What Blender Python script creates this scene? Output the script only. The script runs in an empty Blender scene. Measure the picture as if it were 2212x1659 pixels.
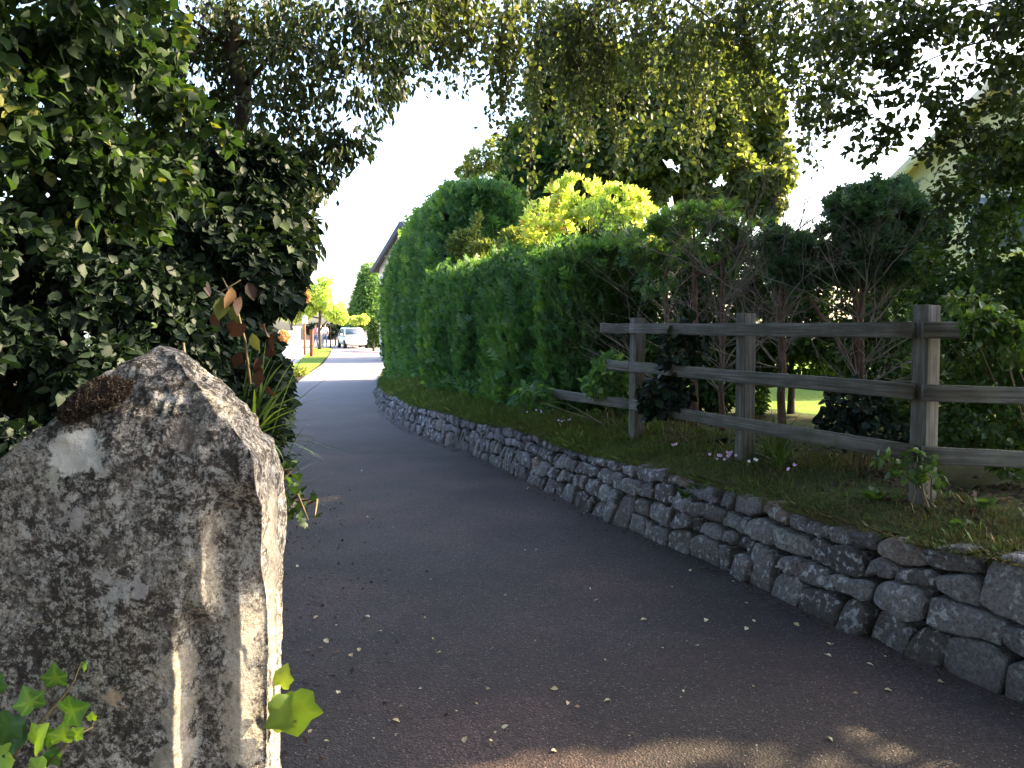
import bpy, bmesh, math, random
import numpy as np
from mathutils import Vector, Matrix

R = math.radians
sc = bpy.context.scene
col = sc.collection

# ------------------------------------------------------------------ camera, sky, sun, exposure
CAM_H = 1.6
F = 1659.0            # focal length in units of a 2212-wide picture
cam_d = bpy.data.cameras.new("camera")
cam = bpy.data.objects.new("camera", cam_d)
col.objects.link(cam)
cam.location = (0, 0, CAM_H)
cam.rotation_euler = (R(90), 0, 0)
cam_d.sensor_width = 36.0
cam_d.lens = 27.0
cam_d.shift_y = -124.5 / 2212.0
cam_d.clip_start = 0.05
cam_d.clip_end = 2000
sc.camera = cam

SUN_EL, SUN_AZ = R(31), math.atan2(0.36, 0.93)       # direction from the ground to the sun
sd = Vector((math.cos(SUN_EL) * math.cos(SUN_AZ), math.cos(SUN_EL) * math.sin(SUN_AZ), math.sin(SUN_EL)))
world = bpy.data.worlds.new("World")
sc.world = world
world.use_nodes = True
wn = world.node_tree
sky = wn.nodes.new("ShaderNodeTexSky")
sky.sky_type = 'NISHITA'
sky.sun_disc = False
sky.sun_elevation = SUN_EL
sky.sun_rotation = math.atan2(sd.x, sd.y)
sky.dust_density = 3.0
sky.air_density = 1.0
sky.ozone_density = 1.0
wn.links.new(sky.outputs[0], wn.nodes["Background"].inputs[0])
wn.nodes["Background"].inputs[1].default_value = 0.15
sun_d = bpy.data.lights.new("sun", 'SUN')
sun_d.energy = 5.0
sun_d.angle = R(0.5)
sun_d.color = (1.0, 0.80, 0.50)
sun = bpy.data.objects.new("sun", sun_d)
sun.rotation_euler = sd.to_track_quat('Z', 'Y').to_euler()
sun.location = (20, 10, 20)
col.objects.link(sun)
sc.view_settings.view_transform = 'Standard'
sc.view_settings.look = 'None'
sc.view_settings.gamma = 1
sc.view_settings.exposure = 2.5
sc.cycles.max_bounces = 6
sc.cycles.diffuse_bounces = 3
sc.cycles.glossy_bounces = 2
sc.cycles.transmission_bounces = 3
sc.cycles.use_denoising = True
sc.cycles.sample_clamp_indirect = 4

rng = np.random.default_rng(7)
random.seed(7)

# ------------------------------------------------------------------ helpers
def at(px, py, Y):
    """point at depth Y seen at (px, py) of the 2212-wide photograph"""
    return Vector(((px - 1106) / F * Y, Y, CAM_H - (py - 705) / F * Y))

def hash3(i, j, k, seed):
    n = (i * 374761393 + j * 668265263 + k * 1274126177 + seed * 974634777) & 0xFFFFFFFF
    n = ((n ^ (n >> 13)) * 1274126177) & 0xFFFFFFFF
    n = n ^ (n >> 16)
    return (n & 0xFFFFFF) / float(0xFFFFFF)

def vnoise(P, freq=1.0, seed=0):
    P = np.asarray(P, float) * freq + 1000.0
    I = np.floor(P).astype(np.int64)
    f = P - I
    f = f * f * (3 - 2 * f)
    out = 0
    for a in (0, 1):
        for b in (0, 1):
            for c in (0, 1):
                w = (f[..., 0] if a else 1 - f[..., 0]) * (f[..., 1] if b else 1 - f[..., 1]) * (f[..., 2] if c else 1 - f[..., 2])
                out = out + w * hash3(I[..., 0] + a, I[..., 1] + b, I[..., 2] + c, seed)
    return out * 2 - 1

def fbm(P, freq=1.0, seed=0, oct=3):
    s, a = 0, 1.0
    for o in range(oct):
        s = s + a * vnoise(P, freq * 2 ** o, seed + o * 17)
        a *= 0.5
    return s / 1.75

def unit(v):
    return v / np.maximum(np.linalg.norm(v, axis=-1, keepdims=True), 1e-9)

def tag(o, label=None, cat=None, group=None, kind=None):
    if label: o["label"] = label
    if cat: o["category"] = cat
    if group: o["group"] = group
    if kind: o["kind"] = kind
    return o

def empty(name, loc, label, cat, group=None):
    o = bpy.data.objects.new(name, None)
    o.location = loc
    o.empty_display_size = 0.1
    col.objects.link(o)
    return tag(o, label, cat, group)

def link(name, me, mats, parent=None, smooth=False):
    o = bpy.data.objects.new(name, me)
    for m in (mats if isinstance(mats, (list, tuple)) else [mats]):
        me.materials.append(m)
    col.objects.link(o)
    if smooth:
        me.polygons.foreach_set("use_smooth", np.ones(len(me.polygons), bool))
    if parent is not None:
        o.parent = parent
        o.location = tuple(-c for c in parent.location)     # meshes are written in world coordinates; things are not rotated while built
    return o

def npmesh(name, V, faces_list, var=None, matidx=None):
    """faces_list: list of (M,k) int arrays"""
    me = bpy.data.meshes.new(name)
    V = np.asarray(V, np.float32)
    me.vertices.add(len(V))
    me.vertices.foreach_set("co", V.ravel())
    loops = np.concatenate([f.ravel() for f in faces_list]).astype(np.int32)
    tot = np.concatenate([np.full(len(f), f.shape[1], np.int32) for f in faces_list])
    start = np.concatenate([[0], np.cumsum(tot)[:-1]]).astype(np.int32)
    me.loops.add(len(loops))
    me.loops.foreach_set("vertex_index", loops)
    me.polygons.add(len(tot))
    me.polygons.foreach_set("loop_start", start)
    me.polygons.foreach_set("loop_total", tot)
    if matidx is not None:
        me.polygons.foreach_set("material_index", np.asarray(matidx, np.int32))
    if var is not None:
        a = me.attributes.new("var", 'FLOAT', 'POINT')
        a.data.foreach_set("value", np.asarray(var, np.float32))
    me.update()
    me.validate()
    return me

class MB:
    """collects boxes, tubes, grids; build() links them as ONE mesh object"""
    def __init__(self):
        self.V, self.Fq, self.Ft, self.n = [], [], [], 0
        self.var = []
    def add(self, V, quads=None, tris=None, var=0.5):
        V = np.asarray(V, float)
        if quads is not None and len(quads): self.Fq.append(np.asarray(quads, int) + self.n)
        if tris is not None and len(tris): self.Ft.append(np.asarray(tris, int) + self.n)
        self.V.append(V)
        self.var.append(np.full(len(V), var) if np.isscalar(var) else var)
        self.n += len(V)
    def tube(self, pts, rad, seg=6, var=0.5, cap=True):
        pts = np.asarray([tuple(p) for p in pts], float)
        n = len(pts)
        rad = np.broadcast_to(np.asarray(rad, float), (n,)) if np.ndim(rad) <= 1 else rad
        T = np.gradient(pts, axis=0)
        T = unit(T)
        ref = np.array([0.31, 0.17, 0.93]) if abs(T[0][2]) < 0.9 else np.array([1.0, 0.2, 0.1])
        A = unit(np.cross(T, ref)); B = np.cross(T, A)
        ang = np.linspace(0, 2 * np.pi, seg, endpoint=False)
        V = pts[:, None, :] + rad[:, None, None] * (np.cos(ang)[None, :, None] * A[:, None, :] + np.sin(ang)[None, :, None] * B[:, None, :])
        q = []
        for i in range(n - 1):
            for j in range(seg):
                k = (j + 1) % seg
                q.append((i * seg + j, i * seg + k, (i + 1) * seg + k, (i + 1) * seg + j))
        V = V.reshape(-1, 3)
        t = []
        if cap:
            V = np.vstack([V, pts[0], pts[-1]])
            a, b = n * seg, n * seg + 1
            for j in range(seg):
                k = (j + 1) % seg
                t.append((a, k, j)); t.append((b, (n - 1) * seg + j, (n - 1) * seg + k))
        self.add(V, q, t, var)
    def box(self, c, size, rot=None, bev=0.0, var=0.5):
        """box centred at c; rot a 3x3 Matrix"""
        bm = bmesh.new()
        bmesh.ops.create_cube(bm, size=1)
        for v in bm.verts:
            v.co = Vector((v.co.x * size[0], v.co.y * size[1], v.co.z * size[2]))
        if bev > 0:
            bmesh.ops.bevel(bm, geom=bm.edges[:], offset=bev, segments=2, profile=0.6, affect='EDGES')
        self.bm(bm, c, rot, var)
    def bm(self, bm, c=(0, 0, 0), rot=None, var=0.5):
        bm.verts.index_update()
        V = [tuple((rot @ v.co if rot else v.co) + Vector(c)) for v in bm.verts]
        q = [[v.index for v in f.verts] for f in bm.faces if len(f.verts) == 4]
        t = [[v.index for v in f.verts] for f in bm.faces if len(f.verts) == 3]
        for f in bm.faces:
            if len(f.verts) > 4:
                ids = [v.index for v in f.verts]
                for i in range(1, len(ids) - 1): t.append((ids[0], ids[i], ids[i + 1]))
        bm.free()
        self.add(V, q, t, var)
    def poly_prism(self, pts, z0, z1, var=0.5):
        n = len(pts)
        V = [(p[0], p[1], z0) for p in pts] + [(p[0], p[1], z1) for p in pts]
        q = [(i, (i + 1) % n, n + (i + 1) % n, n + i) for i in range(n)]
        t = []
        for i in range(1, n - 1):
            t.append((0, i + 1, i)); t.append((n, n + i, n + i + 1))
        self.add(V, q, t, var)
    def build(self, name, mats, parent=None, smooth=False):
        fl = []
        if self.Fq: fl.append(np.vstack(self.Fq))
        if self.Ft: fl.append(np.vstack(self.Ft))
        me = npmesh(name, np.vstack(self.V), fl, np.concatenate(self.var))
        return link(name, me, mats, parent, smooth)

# ------------------------------------------------------------------ materials
class NT:
    def __init__(self, name):
        self.m = bpy.data.materials.new(name)
        self.m.use_nodes = True
        self.t = self.m.node_tree
        self.p = self.t.nodes["Principled BSDF"]
        self.out = self.t.nodes["Material Output"]
    def n(self, typ, **kw):
        nd = self.t.nodes.new(typ)
        for k, v in kw.items():
            if k in nd.inputs: nd.inputs[k].default_value = v
            else: setattr(nd, k, v)
        return nd
    def l(self, a, b): self.t.links.new(a, b)
    def coord(self, scale=(1, 1, 1), kind="Object"):
        tc = self.n("ShaderNodeTexCoord"); mp = self.n("ShaderNodeMapping")
        mp.inputs["Scale"].default_value = scale
        self.l(tc.outputs[kind], mp.inputs[0]); return mp.outputs[0]
    def noise(self, vec, scale, detail=4, rough=0.6, dist=0.0):
        nd = self.n("ShaderNodeTexNoise", Scale=scale, Detail=detail, Roughness=rough, Distortion=dist)
        self.l(vec, nd.inputs["Vector"]); return nd.outputs["Fac"]
    def ramp(self, fac, stops, interp='LINEAR'):
        r = self.n("ShaderNodeValToRGB")
        cr = r.color_ramp; cr.interpolation = interp
        while len(cr.elements) < len(stops): cr.elements.new(0.5)
        for e, (p, c) in zip(cr.elements, stops):
            e.position = p; e.color = (c, c, c, 1) if np.isscalar(c) else (*c, 1)
        self.l(fac, r.inputs[0]); return r.outputs[0]
    def mix(self, fac, a, b, mode='MIX'):
        m = self.n("ShaderNodeMix", data_type='RGBA', blend_type=mode)
        for s, v in ((m.inputs[0], fac), (m.inputs[6], a), (m.inputs[7], b)):
            if hasattr(v, "is_linked"): self.l(v, s)
            elif np.isscalar(v): s.default_value = v
            else: s.default_value = (*v, 1)
        return m.outputs[2]
    def math(self, op, a, b=0.0, clamp=False):
        m = self.n("ShaderNodeMath", operation=op, use_clamp=clamp)
        for s, v in ((m.inputs[0], a), (m.inputs[1], b)):
            if hasattr(v, "is_linked"): self.l(v, s)
            else: s.default_value = v
        return m.outputs[0]
    def bump(self, h, strength=0.5, dist=0.01):
        b = self.n("ShaderNodeBump", Strength=strength, Distance=dist)
        self.l(h, b.inputs["Height"]); self.l(b.outputs[0], self.p.inputs["Normal"])
    def base(self, c):
        if hasattr(c, "is_linked"): self.l(c, self.p.inputs["Base Color"])
        else: self.p.inputs["Base Color"].default_value = (*c, 1)
    def set(self, rough=0.7, spec=0.4, metal=0.0):
        self.p.inputs["Roughness"].default_value = rough
        self.p.inputs["Specular IOR Level"].default_value = spec
        self.p.inputs["Metallic"].default_value = metal

def leaf_mat(name, stops, trans=0.35, rough=0.45, spec=0.4, tcol=None):
    t = NT(name)
    a = t.n("ShaderNodeAttribute", attribute_name="var")
    c = t.ramp(a.outputs["Fac"], stops)
    t.base(c); t.set(rough, spec)
    tr = t.n("ShaderNodeBsdfTranslucent")
    tc = t.mix(0.65, c, tcol or (1.0, 1.0, 0.25), 'MULTIPLY') if tcol is not False else c
    hs = t.n("ShaderNodeHueSaturation", Value=1.7, Saturation=1.05)
    t.l(tc, hs.inputs["Color"]); t.l(hs.outputs[0], tr.inputs["Color"])
    mx = t.n("ShaderNodeMixShader"); mx.inputs[0].default_value = trans
    t.l(t.p.outputs[0], mx.inputs[1]); t.l(tr.outputs[0], mx.inputs[2]); t.l(mx.outputs[0], t.out.inputs[0])
    return t.m

def plain(name, c, rough=0.6, spec=0.4, metal=0.0, var=0.15, scale=8.0, bump=0.0):
    t = NT(name)
    v = t.coord()
    f = t.noise(v, scale, 5)
    d = tuple(x * (1 - var) for x in c); u = tuple(min(1, x * (1 + var)) for x in c)
    t.base(t.ramp(f, [(0.3, d), (0.7, u)])); t.set(rough, spec, metal)
    if bump: t.bump(f, bump, 0.01)
    return t.m

def m_asphalt():
    t = NT("asphalt"); v = t.coord()
    big = t.noise(v, 0.7, 4, 0.6, 0.3)
    base = t.ramp(big, [(0.32, (0.014, 0.0085, 0.007)), (0.5, (0.024, 0.0165, 0.0142)), (0.70, (0.040, 0.030, 0.028))])
    red = t.ramp(t.noise(v, 0.6, 3), [(0.46, 0.0), (0.66, 1.0)])
    base = t.mix(red, base, t.mix(0.5, base, (0.085, 0.045, 0.042)))
    vo = t.n("ShaderNodeTexVoronoi", Scale=120.0); t.l(v, vo.inputs["Vector"])
    sp = t.ramp(t.mix(1.0, vo.outputs["Color"], (1, 0, 0), 'MULTIPLY'), [(0.0, 0.55), (0.22, 1.0), (0.28, 2.6)])
    sep = t.n("ShaderNodeSeparateColor"); t.l(vo.outputs["Color"], sep.inputs[0])
    sp = t.ramp(sep.outputs[0], [(0.0, 0.35), (0.6, 0.95), (0.95, 1.6)])
    c = t.mix(1.0, base, sp, 'MULTIPLY')
    wh = t.ramp(sep.outputs[1], [(0.93, 0.0), (0.96, 1.0)])
    ed = t.ramp(vo.outputs["Distance"], [(0.15, 1.0), (0.45, 0.0)])
    c = t.mix(t.math('MULTIPLY', t.math('MULTIPLY', wh, ed), 0.8), c, (0.32, 0.29, 0.27))
    # far end of the drive painted paler, standing in for strong sunlight
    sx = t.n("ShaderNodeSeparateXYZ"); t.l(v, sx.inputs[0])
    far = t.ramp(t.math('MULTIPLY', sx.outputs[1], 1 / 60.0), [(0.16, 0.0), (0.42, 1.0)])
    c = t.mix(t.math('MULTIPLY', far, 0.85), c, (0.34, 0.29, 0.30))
    t.base(c); t.set(0.75, 0.35)
    h = t.math('ADD', vo.outputs["Distance"], t.math('MULTIPLY', t.noise(v, 40, 3), 0.5))
    t.bump(h, 0.6, 0.006)
    return t.m

def m_granite(name="granite", patches=()):
    t = NT(name); v = t.coord()
    n1 = t.noise(v, 190, 6, 0.8)
    c = t.ramp(n1, [(0.38, (0.05, 0.042, 0.038)), (0.45, (0.26, 0.24, 0.22)), (0.54, (0.48, 0.465, 0.44)), (0.66, (0.72, 0.70, 0.67))])
    warm = t.ramp(t.noise(v, 6, 4, 0.6), [(0.42, 0.0), (0.62, 1.0)])
    c = t.mix(t.math('MULTIPLY', warm, 0.35), c, t.mix(1.0, c, (1.0, 0.84, 0.62), 'MULTIPLY'))
    # black algae mottling, many scales
    m1 = t.ramp(t.noise(v, 75, 8, 0.8, 0.3), [(0.47, 0.0), (0.52, 1.0)])
    m2 = t.ramp(t.noise(v, 8, 5, 0.65), [(0.34, 0.15), (0.50, 1.0)])
    dk = t.math('MULTIPLY', m1, m2)
    c = t.mix(t.math('MULTIPLY', dk, 0.92), c, (0.042, 0.034, 0.031))
    n3 = t.ramp(t.noise(v, 120, 4, 0.7), [(0.57, 0.0), (0.61, 1.0)])
    c = t.mix(t.math('MULTIPLY', n3, 0.85), c, (0.035, 0.032, 0.03))
    # pale blue grey lichen
    l1 = t.ramp(t.noise(v, 26, 8, 0.75, 0.4), [(0.56, 0.0), (0.60, 1.0)])
    c = t.mix(t.math('MULTIPLY', l1, 0.7), c, (0.62, 0.62, 0.61))
    tc = t.n("ShaderNodeTexCoord")
    nz = t.n("ShaderNodeTexNoise", Scale=45.0, Detail=6.0, Roughness=0.75); t.l(v, nz.inputs["Vector"])
    sub = t.n("ShaderNodeVectorMath", operation='SUBTRACT'); t.l(nz.outputs["Color"], sub.inputs[0]); sub.inputs[1].default_value = (0.5, 0.5, 0.5)
    scl = t.n("ShaderNodeVectorMath", operation='SCALE'); t.l(sub.outputs[0], scl.inputs[0]); scl.inputs["Scale"].default_value = 0.075
    add = t.n("ShaderNodeVectorMath", operation='ADD'); t.l(v, add.inputs[0]); t.l(scl.outputs[0], add.inputs[1])
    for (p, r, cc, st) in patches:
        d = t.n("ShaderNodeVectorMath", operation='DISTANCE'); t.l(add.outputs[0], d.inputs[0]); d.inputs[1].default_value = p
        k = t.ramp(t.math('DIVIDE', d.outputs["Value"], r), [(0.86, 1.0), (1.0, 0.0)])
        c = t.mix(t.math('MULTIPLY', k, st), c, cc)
    t.base(c); t.set(0.9, 0.25)
    h = t.math('ADD', n1, t.math('MULTIPLY', t.noise(v, 220, 3), 0.5))
    t.bump(t.math('ADD', h, t.math('MULTIPLY', t.noise(v, 40, 6, .7), 2.0)), 1.0, 0.006)
    return t.m

def m_wallstone():
    t = NT("wall_granite"); v = t.coord()
    a = t.n("ShaderNodeAttribute", attribute_name="var")
    c = t.ramp(a.outputs["Fac"], [(0.0, (0.085, 0.074, 0.076)), (0.45, (0.15, 0.136, 0.14)), (0.8, (0.20, 0.185, 0.19)), (0.9, (0.20, 0.145, 0.12)), (1.0, (0.23, 0.22, 0.225))])
    g = t.ramp(t.noise(v, 60, 5, 0.7), [(0.35, 0.5), (0.65, 1.3)])
    c = t.mix(1.0, c, g, 'MULTIPLY')
    l1 = t.ramp(t.noise(v, 24, 3, 0.55, 0.1), [(0.55, 0.0), (0.59, 1.0)])
    l2 = t.ramp(t.noise(v, 1.6, 3), [(0.38, 0.1), (0.56, 1.0)])
    l3 = t.ramp(t.noise(v, 45, 4, 0.6), [(0.4, 0.35), (0.6, 1.0)])
    c = t.mix(t.math('MULTIPLY', t.math('MULTIPLY', l1, l3), t.math('MULTIPLY', l2, 0.9)), c, (0.46, 0.47, 0.50))
    ms = t.ramp(t.noise(v, 7, 5, 0.7), [(0.55, 0.0), (0.7, 1.0)])
    c = t.mix(t.math('MULTIPLY', ms, 0.6), c, (0.05, 0.058, 0.028))
    sz = t.n('ShaderNodeSeparateXYZ'); t.l(v, sz.inputs[0])
    dirt = t.ramp(t.math('ADD', sz.outputs[2], t.math('MULTIPLY', t.noise(v, 6, 4), .16)), [(.06, 1.0), (.24, 0.0)])
    c = t.mix(t.math('MULTIPLY', dirt, .55), c, (0.05, 0.042, 0.034))
    t.base(c); t.set(0.9, 0.25)
    t.bump(t.math('ADD', t.noise(v, 30, 8, 0.75), t.math('MULTIPLY', t.noise(v, 140, 3), 0.4)), 1.0, 0.022)
    return t.m

def m_wood():
    t = NT("weathered_wood")
    v = t.coord((1, 1, 1), "UV")
    mp = t.n("ShaderNodeMapping"); mp.inputs["Scale"].default_value = (1.2, 38, 38); t.l(v, mp.inputs[0])
    g = t.noise(mp.outputs[0], 1.6, 6, 0.65, 0.5)
    c = t.ramp(g, [(0.30, (0.035, 0.030, 0.026)), (0.47, (0.10, 0.092, 0.082)), (0.56, (0.15, 0.14, 0.127)), (0.72, (0.21, 0.20, 0.185))])
    o = t.coord()
    st = t.ramp(t.noise(o, 5.5, 5, 0.65), [(0.40, 0.0), (0.62, 1.0)])
    c = t.mix(t.math('MULTIPLY', st, 0.6), c, (0.065, 0.062, 0.045))
    gr = t.ramp(t.noise(o, 3.0, 4, 0.6), [(0.55, 0.0), (0.72, 1.0)])
    c = t.mix(t.math('MULTIPLY', gr, 0.4), c, (0.17, 0.18, 0.12))
    t.base(c); t.set(0.85, 0.25); t.bump(g, 0.8, 0.004)
    return t.m

def m_soil(name, c1, c2, c3, sc_=3.0):
    t = NT(name); v = t.coord()
    a = t.noise(v, sc_, 6, 0.65)
    b = t.noise(v, 45, 4, 0.7)
    c = t.ramp(a, [(0.3, c1), (0.52, c2), (0.72, c3)])
    c = t.mix(1.0, c, t.ramp(b, [(0.3, 0.5), (0.7, 1.4)]), 'MULTIPLY')
    t.base(c); t.set(0.95, 0.1); t.bump(b, 0.9, 0.02)
    return t.m

M = {}
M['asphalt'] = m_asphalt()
M['wall'] = m_wallstone()
M['wood'] = m_wood()
M['mortar'] = plain("dark_earth", (0.025, 0.02, 0.016), 0.95, 0.1)  # dark earth colour of the wall's backing
M['soil'] = m_soil("soil", (0.028, 0.020, 0.014), (0.05, 0.036, 0.024), (0.075, 0.052, 0.034))
M['turf'] = m_soil("turf", (0.05, 0.042, 0.022), (0.055, 0.068, 0.024), (0.07, 0.10, 0.03), 2.0)
M['lawn'] = m_soil("lawn", (0.10, 0.16, 0.02), (0.14, 0.22, 0.03), (0.20, 0.26, 0.05), 1.0)
M['pale_ground'] = m_soil("pale_paving", (0.42, 0.37, 0.30), (0.50, 0.46, 0.38), (0.56, 0.52, 0.44), 1.0)
M['bark'] = plain("grey_bark", (0.075, 0.062, 0.052), 0.9, 0.1, var=0.45, scale=14, bump=0.6)
M['redbark'] = plain("red_bark", (0.13, 0.080, 0.065), 0.9, 0.1, var=0.4, scale=10, bump=0.6)
M['twig'] = plain("dead_twig", (0.21, 0.18, 0.165), 0.9, 0.1, var=0.35, scale=6)
M['stem'] = plain("green_stem", (0.11, 0.085, 0.045), 0.7, 0.3, var=0.3, scale=20)
G = lambda *s: list(s)
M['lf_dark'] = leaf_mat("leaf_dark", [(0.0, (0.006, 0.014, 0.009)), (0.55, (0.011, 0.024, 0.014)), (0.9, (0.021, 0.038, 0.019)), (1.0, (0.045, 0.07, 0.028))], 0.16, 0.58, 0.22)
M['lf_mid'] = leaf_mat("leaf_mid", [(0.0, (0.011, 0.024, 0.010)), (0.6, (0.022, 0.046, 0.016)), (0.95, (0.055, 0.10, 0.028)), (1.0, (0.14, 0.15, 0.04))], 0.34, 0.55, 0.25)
M['lf_canopy'] = leaf_mat("leaf_canopy", [(0.0, (0.022, 0.036, 0.016)), (0.6, (0.040, 0.060, 0.024)), (1.0, (0.08, 0.10, 0.035))], 0.38, 0.5, 0.35)
M['lf_birch'] = leaf_mat("leaf_birch", [(0.0, (0.05, 0.068, 0.03)), (0.6, (0.085, 0.11, 0.046)), (1.0, (0.17, 0.185, 0.065))], 0.42, 0.5, 0.35)
M['lf_beech'] = leaf_mat("leaf_beech", [(0.0, (0.034, 0.070, 0.020)), (0.6, (0.060, 0.112, 0.03)), (1.0, (0.11, 0.165, 0.045))], 0.42, 0.42, 0.45)
M['lf_bg'] = leaf_mat("leaf_yellowgreen", [(0.0, (0.06, 0.085, 0.03)), (0.6, (0.13, 0.16, 0.055)), (1.0, (0.30, 0.32, 0.10))], 0.45, 0.5, 0.3)
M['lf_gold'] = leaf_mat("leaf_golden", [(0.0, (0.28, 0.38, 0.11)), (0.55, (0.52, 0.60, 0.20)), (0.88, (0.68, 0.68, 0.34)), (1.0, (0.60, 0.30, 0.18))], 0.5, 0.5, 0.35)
M['lf_orange'] = leaf_mat("leaf_orange", [(0.0, (0.28, 0.13, 0.07)), (0.6, (0.42, 0.22, 0.10)), (1.0, (0.45, 0.36, 0.10))], 0.4, 0.5, 0.3, (1, 0.9, 0.5))
M['hedge'] = leaf_mat("cypress_spray", [(0.0, (0.022, 0.055, 0.022)), (0.40, (0.066, 0.145, 0.056)), (0.75, (0.12, 0.225, 0.072)), (1.0, (0.24, 0.36, 0.085))], 0.32, 0.55, 0.3)
M['conifer'] = leaf_mat("conifer_spray", [(0.0, (0.028, 0.06, 0.022)), (0.6, (0.06, 0.115, 0.034)), (1.0, (0.16, 0.22, 0.05))], 0.35, 0.6, 0.25)
M['bluecon'] = leaf_mat("blue_conifer_spray", [(0.0, (0.02, 0.05, 0.028)), (0.6, (0.055, 0.12, 0.065)), (1.0, (0.11, 0.19, 0.09))], 0.2, 0.6, 0.25)
M['core'] = plain("inner_twigs", (0.030, 0.024, 0.015), 0.95, 0.05, var=0.5, scale=9)
M['grass'] = leaf_mat("grass_blade", [(0.0, (0.12, 0.09, 0.05)), (0.25, (0.075, 0.085, 0.03)), (0.6, (0.08, 0.13, 0.035)), (0.9, (0.13, 0.19, 0.05)), (1.0, (0.30, 0.25, 0.13))], 0.3, 0.6, 0.25)
M['lf_ivy'] = leaf_mat("leaf_ivy", [(0.0, (0.03, 0.09, 0.02)), (0.5, (0.07, 0.17, 0.03)), (1.0, (0.26, 0.42, 0.05))], 0.25, 0.4, 0.45)
M['lf_lime'] = leaf_mat("leaf_lime", [(0.0, (0.08, 0.14, 0.025)), (1.0, (0.17, 0.23, 0.04))], 0.3, 0.45, 0.35)
M['lf_brown'] = leaf_mat("leaf_withered", [(0.0, (0.022, 0.012, 0.010)), (0.6, (0.050, 0.026, 0.020)), (0.84, (0.15, 0.09, 0.045)), (.9, (0.10, 0.13, 0.04)), (1.0, (0.10, 0.13, 0.04))], 0.12, 0.6, 0.25, (1, 0.85, 0.6))
M['lf_fallen'] = leaf_mat("leaf_fallen", [(0.0, (0.16, 0.10, 0.06)), (0.5, (0.38, 0.30, 0.14)), (1.0, (0.60, 0.55, 0.38))], 0.2, 0.6, 0.3, (1, 0.9, 0.6))
M['strap'] = leaf_mat("strap_leaf", [(0.0, (0.025, 0.055, 0.016)), (1.0, (0.08, 0.13, 0.03))], 0.3, 0.4, 0.45)
M['pink'] = leaf_mat("pink_petal", [(0.0, (0.62, 0.40, 0.66)), (1.0, (0.8, 0.62, 0.8))], 0.3, 0.6, 0.3, False)
M['white_petal'] = leaf_mat("white_petal", [(0.0, (0.75, 0.75, 0.78)), (1.0, (0.8, 0.8, 0.8))], 0.3, 0.6, 0.3, False)
M['moss'] = leaf_mat("brown_moss", [(0.0, (0.034, 0.027, 0.024)), (0.6, (0.062, 0.050, 0.043)), (1.0, (0.12, 0.10, 0.08))], 0.15, 0.8, 0.1, (1, 0.8, 0.6))
M['render'] = plain("cream_render", (0.72, 0.66, 0.47), 0.85, 0.2, var=0.06, scale=1.5)
M['white_render'] = plain("white_render", (0.8, 0.79, 0.77), 0.85, 0.2, var=0.04, scale=1.5)
M['fascia'] = plain("dark_fascia", (0.07, 0.075, 0.10), 0.5, 0.4)
M['cream_wood'] = plain("cream_bargeboard", (0.66, 0.58, 0.38), 0.6, 0.3)
M['tile'] = plain("red_tile", (0.30, 0.11, 0.07), 0.8, 0.2, var=0.3, scale=12)
M['slate'] = plain("slate", (0.10, 0.09, 0.10), 0.7, 0.3, var=0.25, scale=10)
M['glass'] = plain("window_glass", (0.10, 0.12, 0.17), 0.08, 0.8, var=0.05)
M['paint'] = plain("white_car_paint", (0.80, 0.80, 0.80), 0.25, 0.5, var=0.01)
M['tyre'] = plain("rubber", (0.02, 0.02, 0.022), 0.85, 0.2)
M['alloy'] = plain("alloy", (0.45, 0.45, 0.46), 0.35, 0.5, 0.6)
M['trim'] = plain("dark_trim", (0.03, 0.03, 0.035), 0.5, 0.4)
M['lamp_lens'] = plain("lamp_lens", (0.6, 0.62, 0.65), 0.1, 0.8)
M['plate'] = plain("white_plate", (0.7, 0.7, 0.68), 0.5, 0.4, var=0.02)
M['brown_post'] = plain("brown_post", (0.22, 0.10, 0.05), 0.8, 0.2, var=0.2)
M['skin'] = plain("skin", (0.55, 0.33, 0.25), 0.6, 0.4, var=0.05)
M['hair'] = plain("hair", (0.10, 0.06, 0.04), 0.7, 0.3)
M['cloth_white'] = plain("white_cloth", (0.7, 0.7, 0.72), 0.9, 0.1)
M['cloth_pink'] = plain("pink_cloth", (0.6, 0.22, 0.24), 0.9, 0.1)
M['cloth_blue'] = plain("blue_cloth", (0.15, 0.22, 0.38), 0.9, 0.1)
M['cloth_grey'] = plain("grey_cloth", (0.35, 0.34, 0.36), 0.9, 0.1)

# ------------------------------------------------------------------ leaf templates  (x width, y length, z normal)
def T_leaf(w=0.34):
    V = np.array([(0, 0, 0), (w * .8, .28, .06), (w, .58, .05), (0, 1, -.10), (-w, .58, .05), (-w * .8, .28, .06)], float)
    return V, np.array([(0, 1, 2, 3), (0, 3, 4, 5)])
def T_fine(w, curl=.10):
    V, Fq = [], []
    for i, (y, k) in enumerate(((0, .06), (.22, .72), (.48, 1.0), (.76, .58), (1.0, .02))):
        z = -curl * y * y
        V += [(-w * k, y, z + .14 * w * k), (0, y, z - .03), (w * k, y, z + .14 * w * k)]
        if i: a = 3 * i - 3; Fq += [(a, a + 1, a + 4, a + 3), (a + 1, a + 2, a + 5, a + 4)]
    return np.array(V, float), np.array(Fq)
T_OV = T_leaf(0.36)
T_NARROW = T_leaf(0.22)
T_FINE = T_fine(.36, .22)
T_FINEN = T_fine(.24, .3)
T_DIA = (np.array([(0, 0, 0), (.33, .45, .07), (0, 1, -.08), (-.33, .45, .07)], float), np.array([(0, 1, 2, 3)]))
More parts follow.
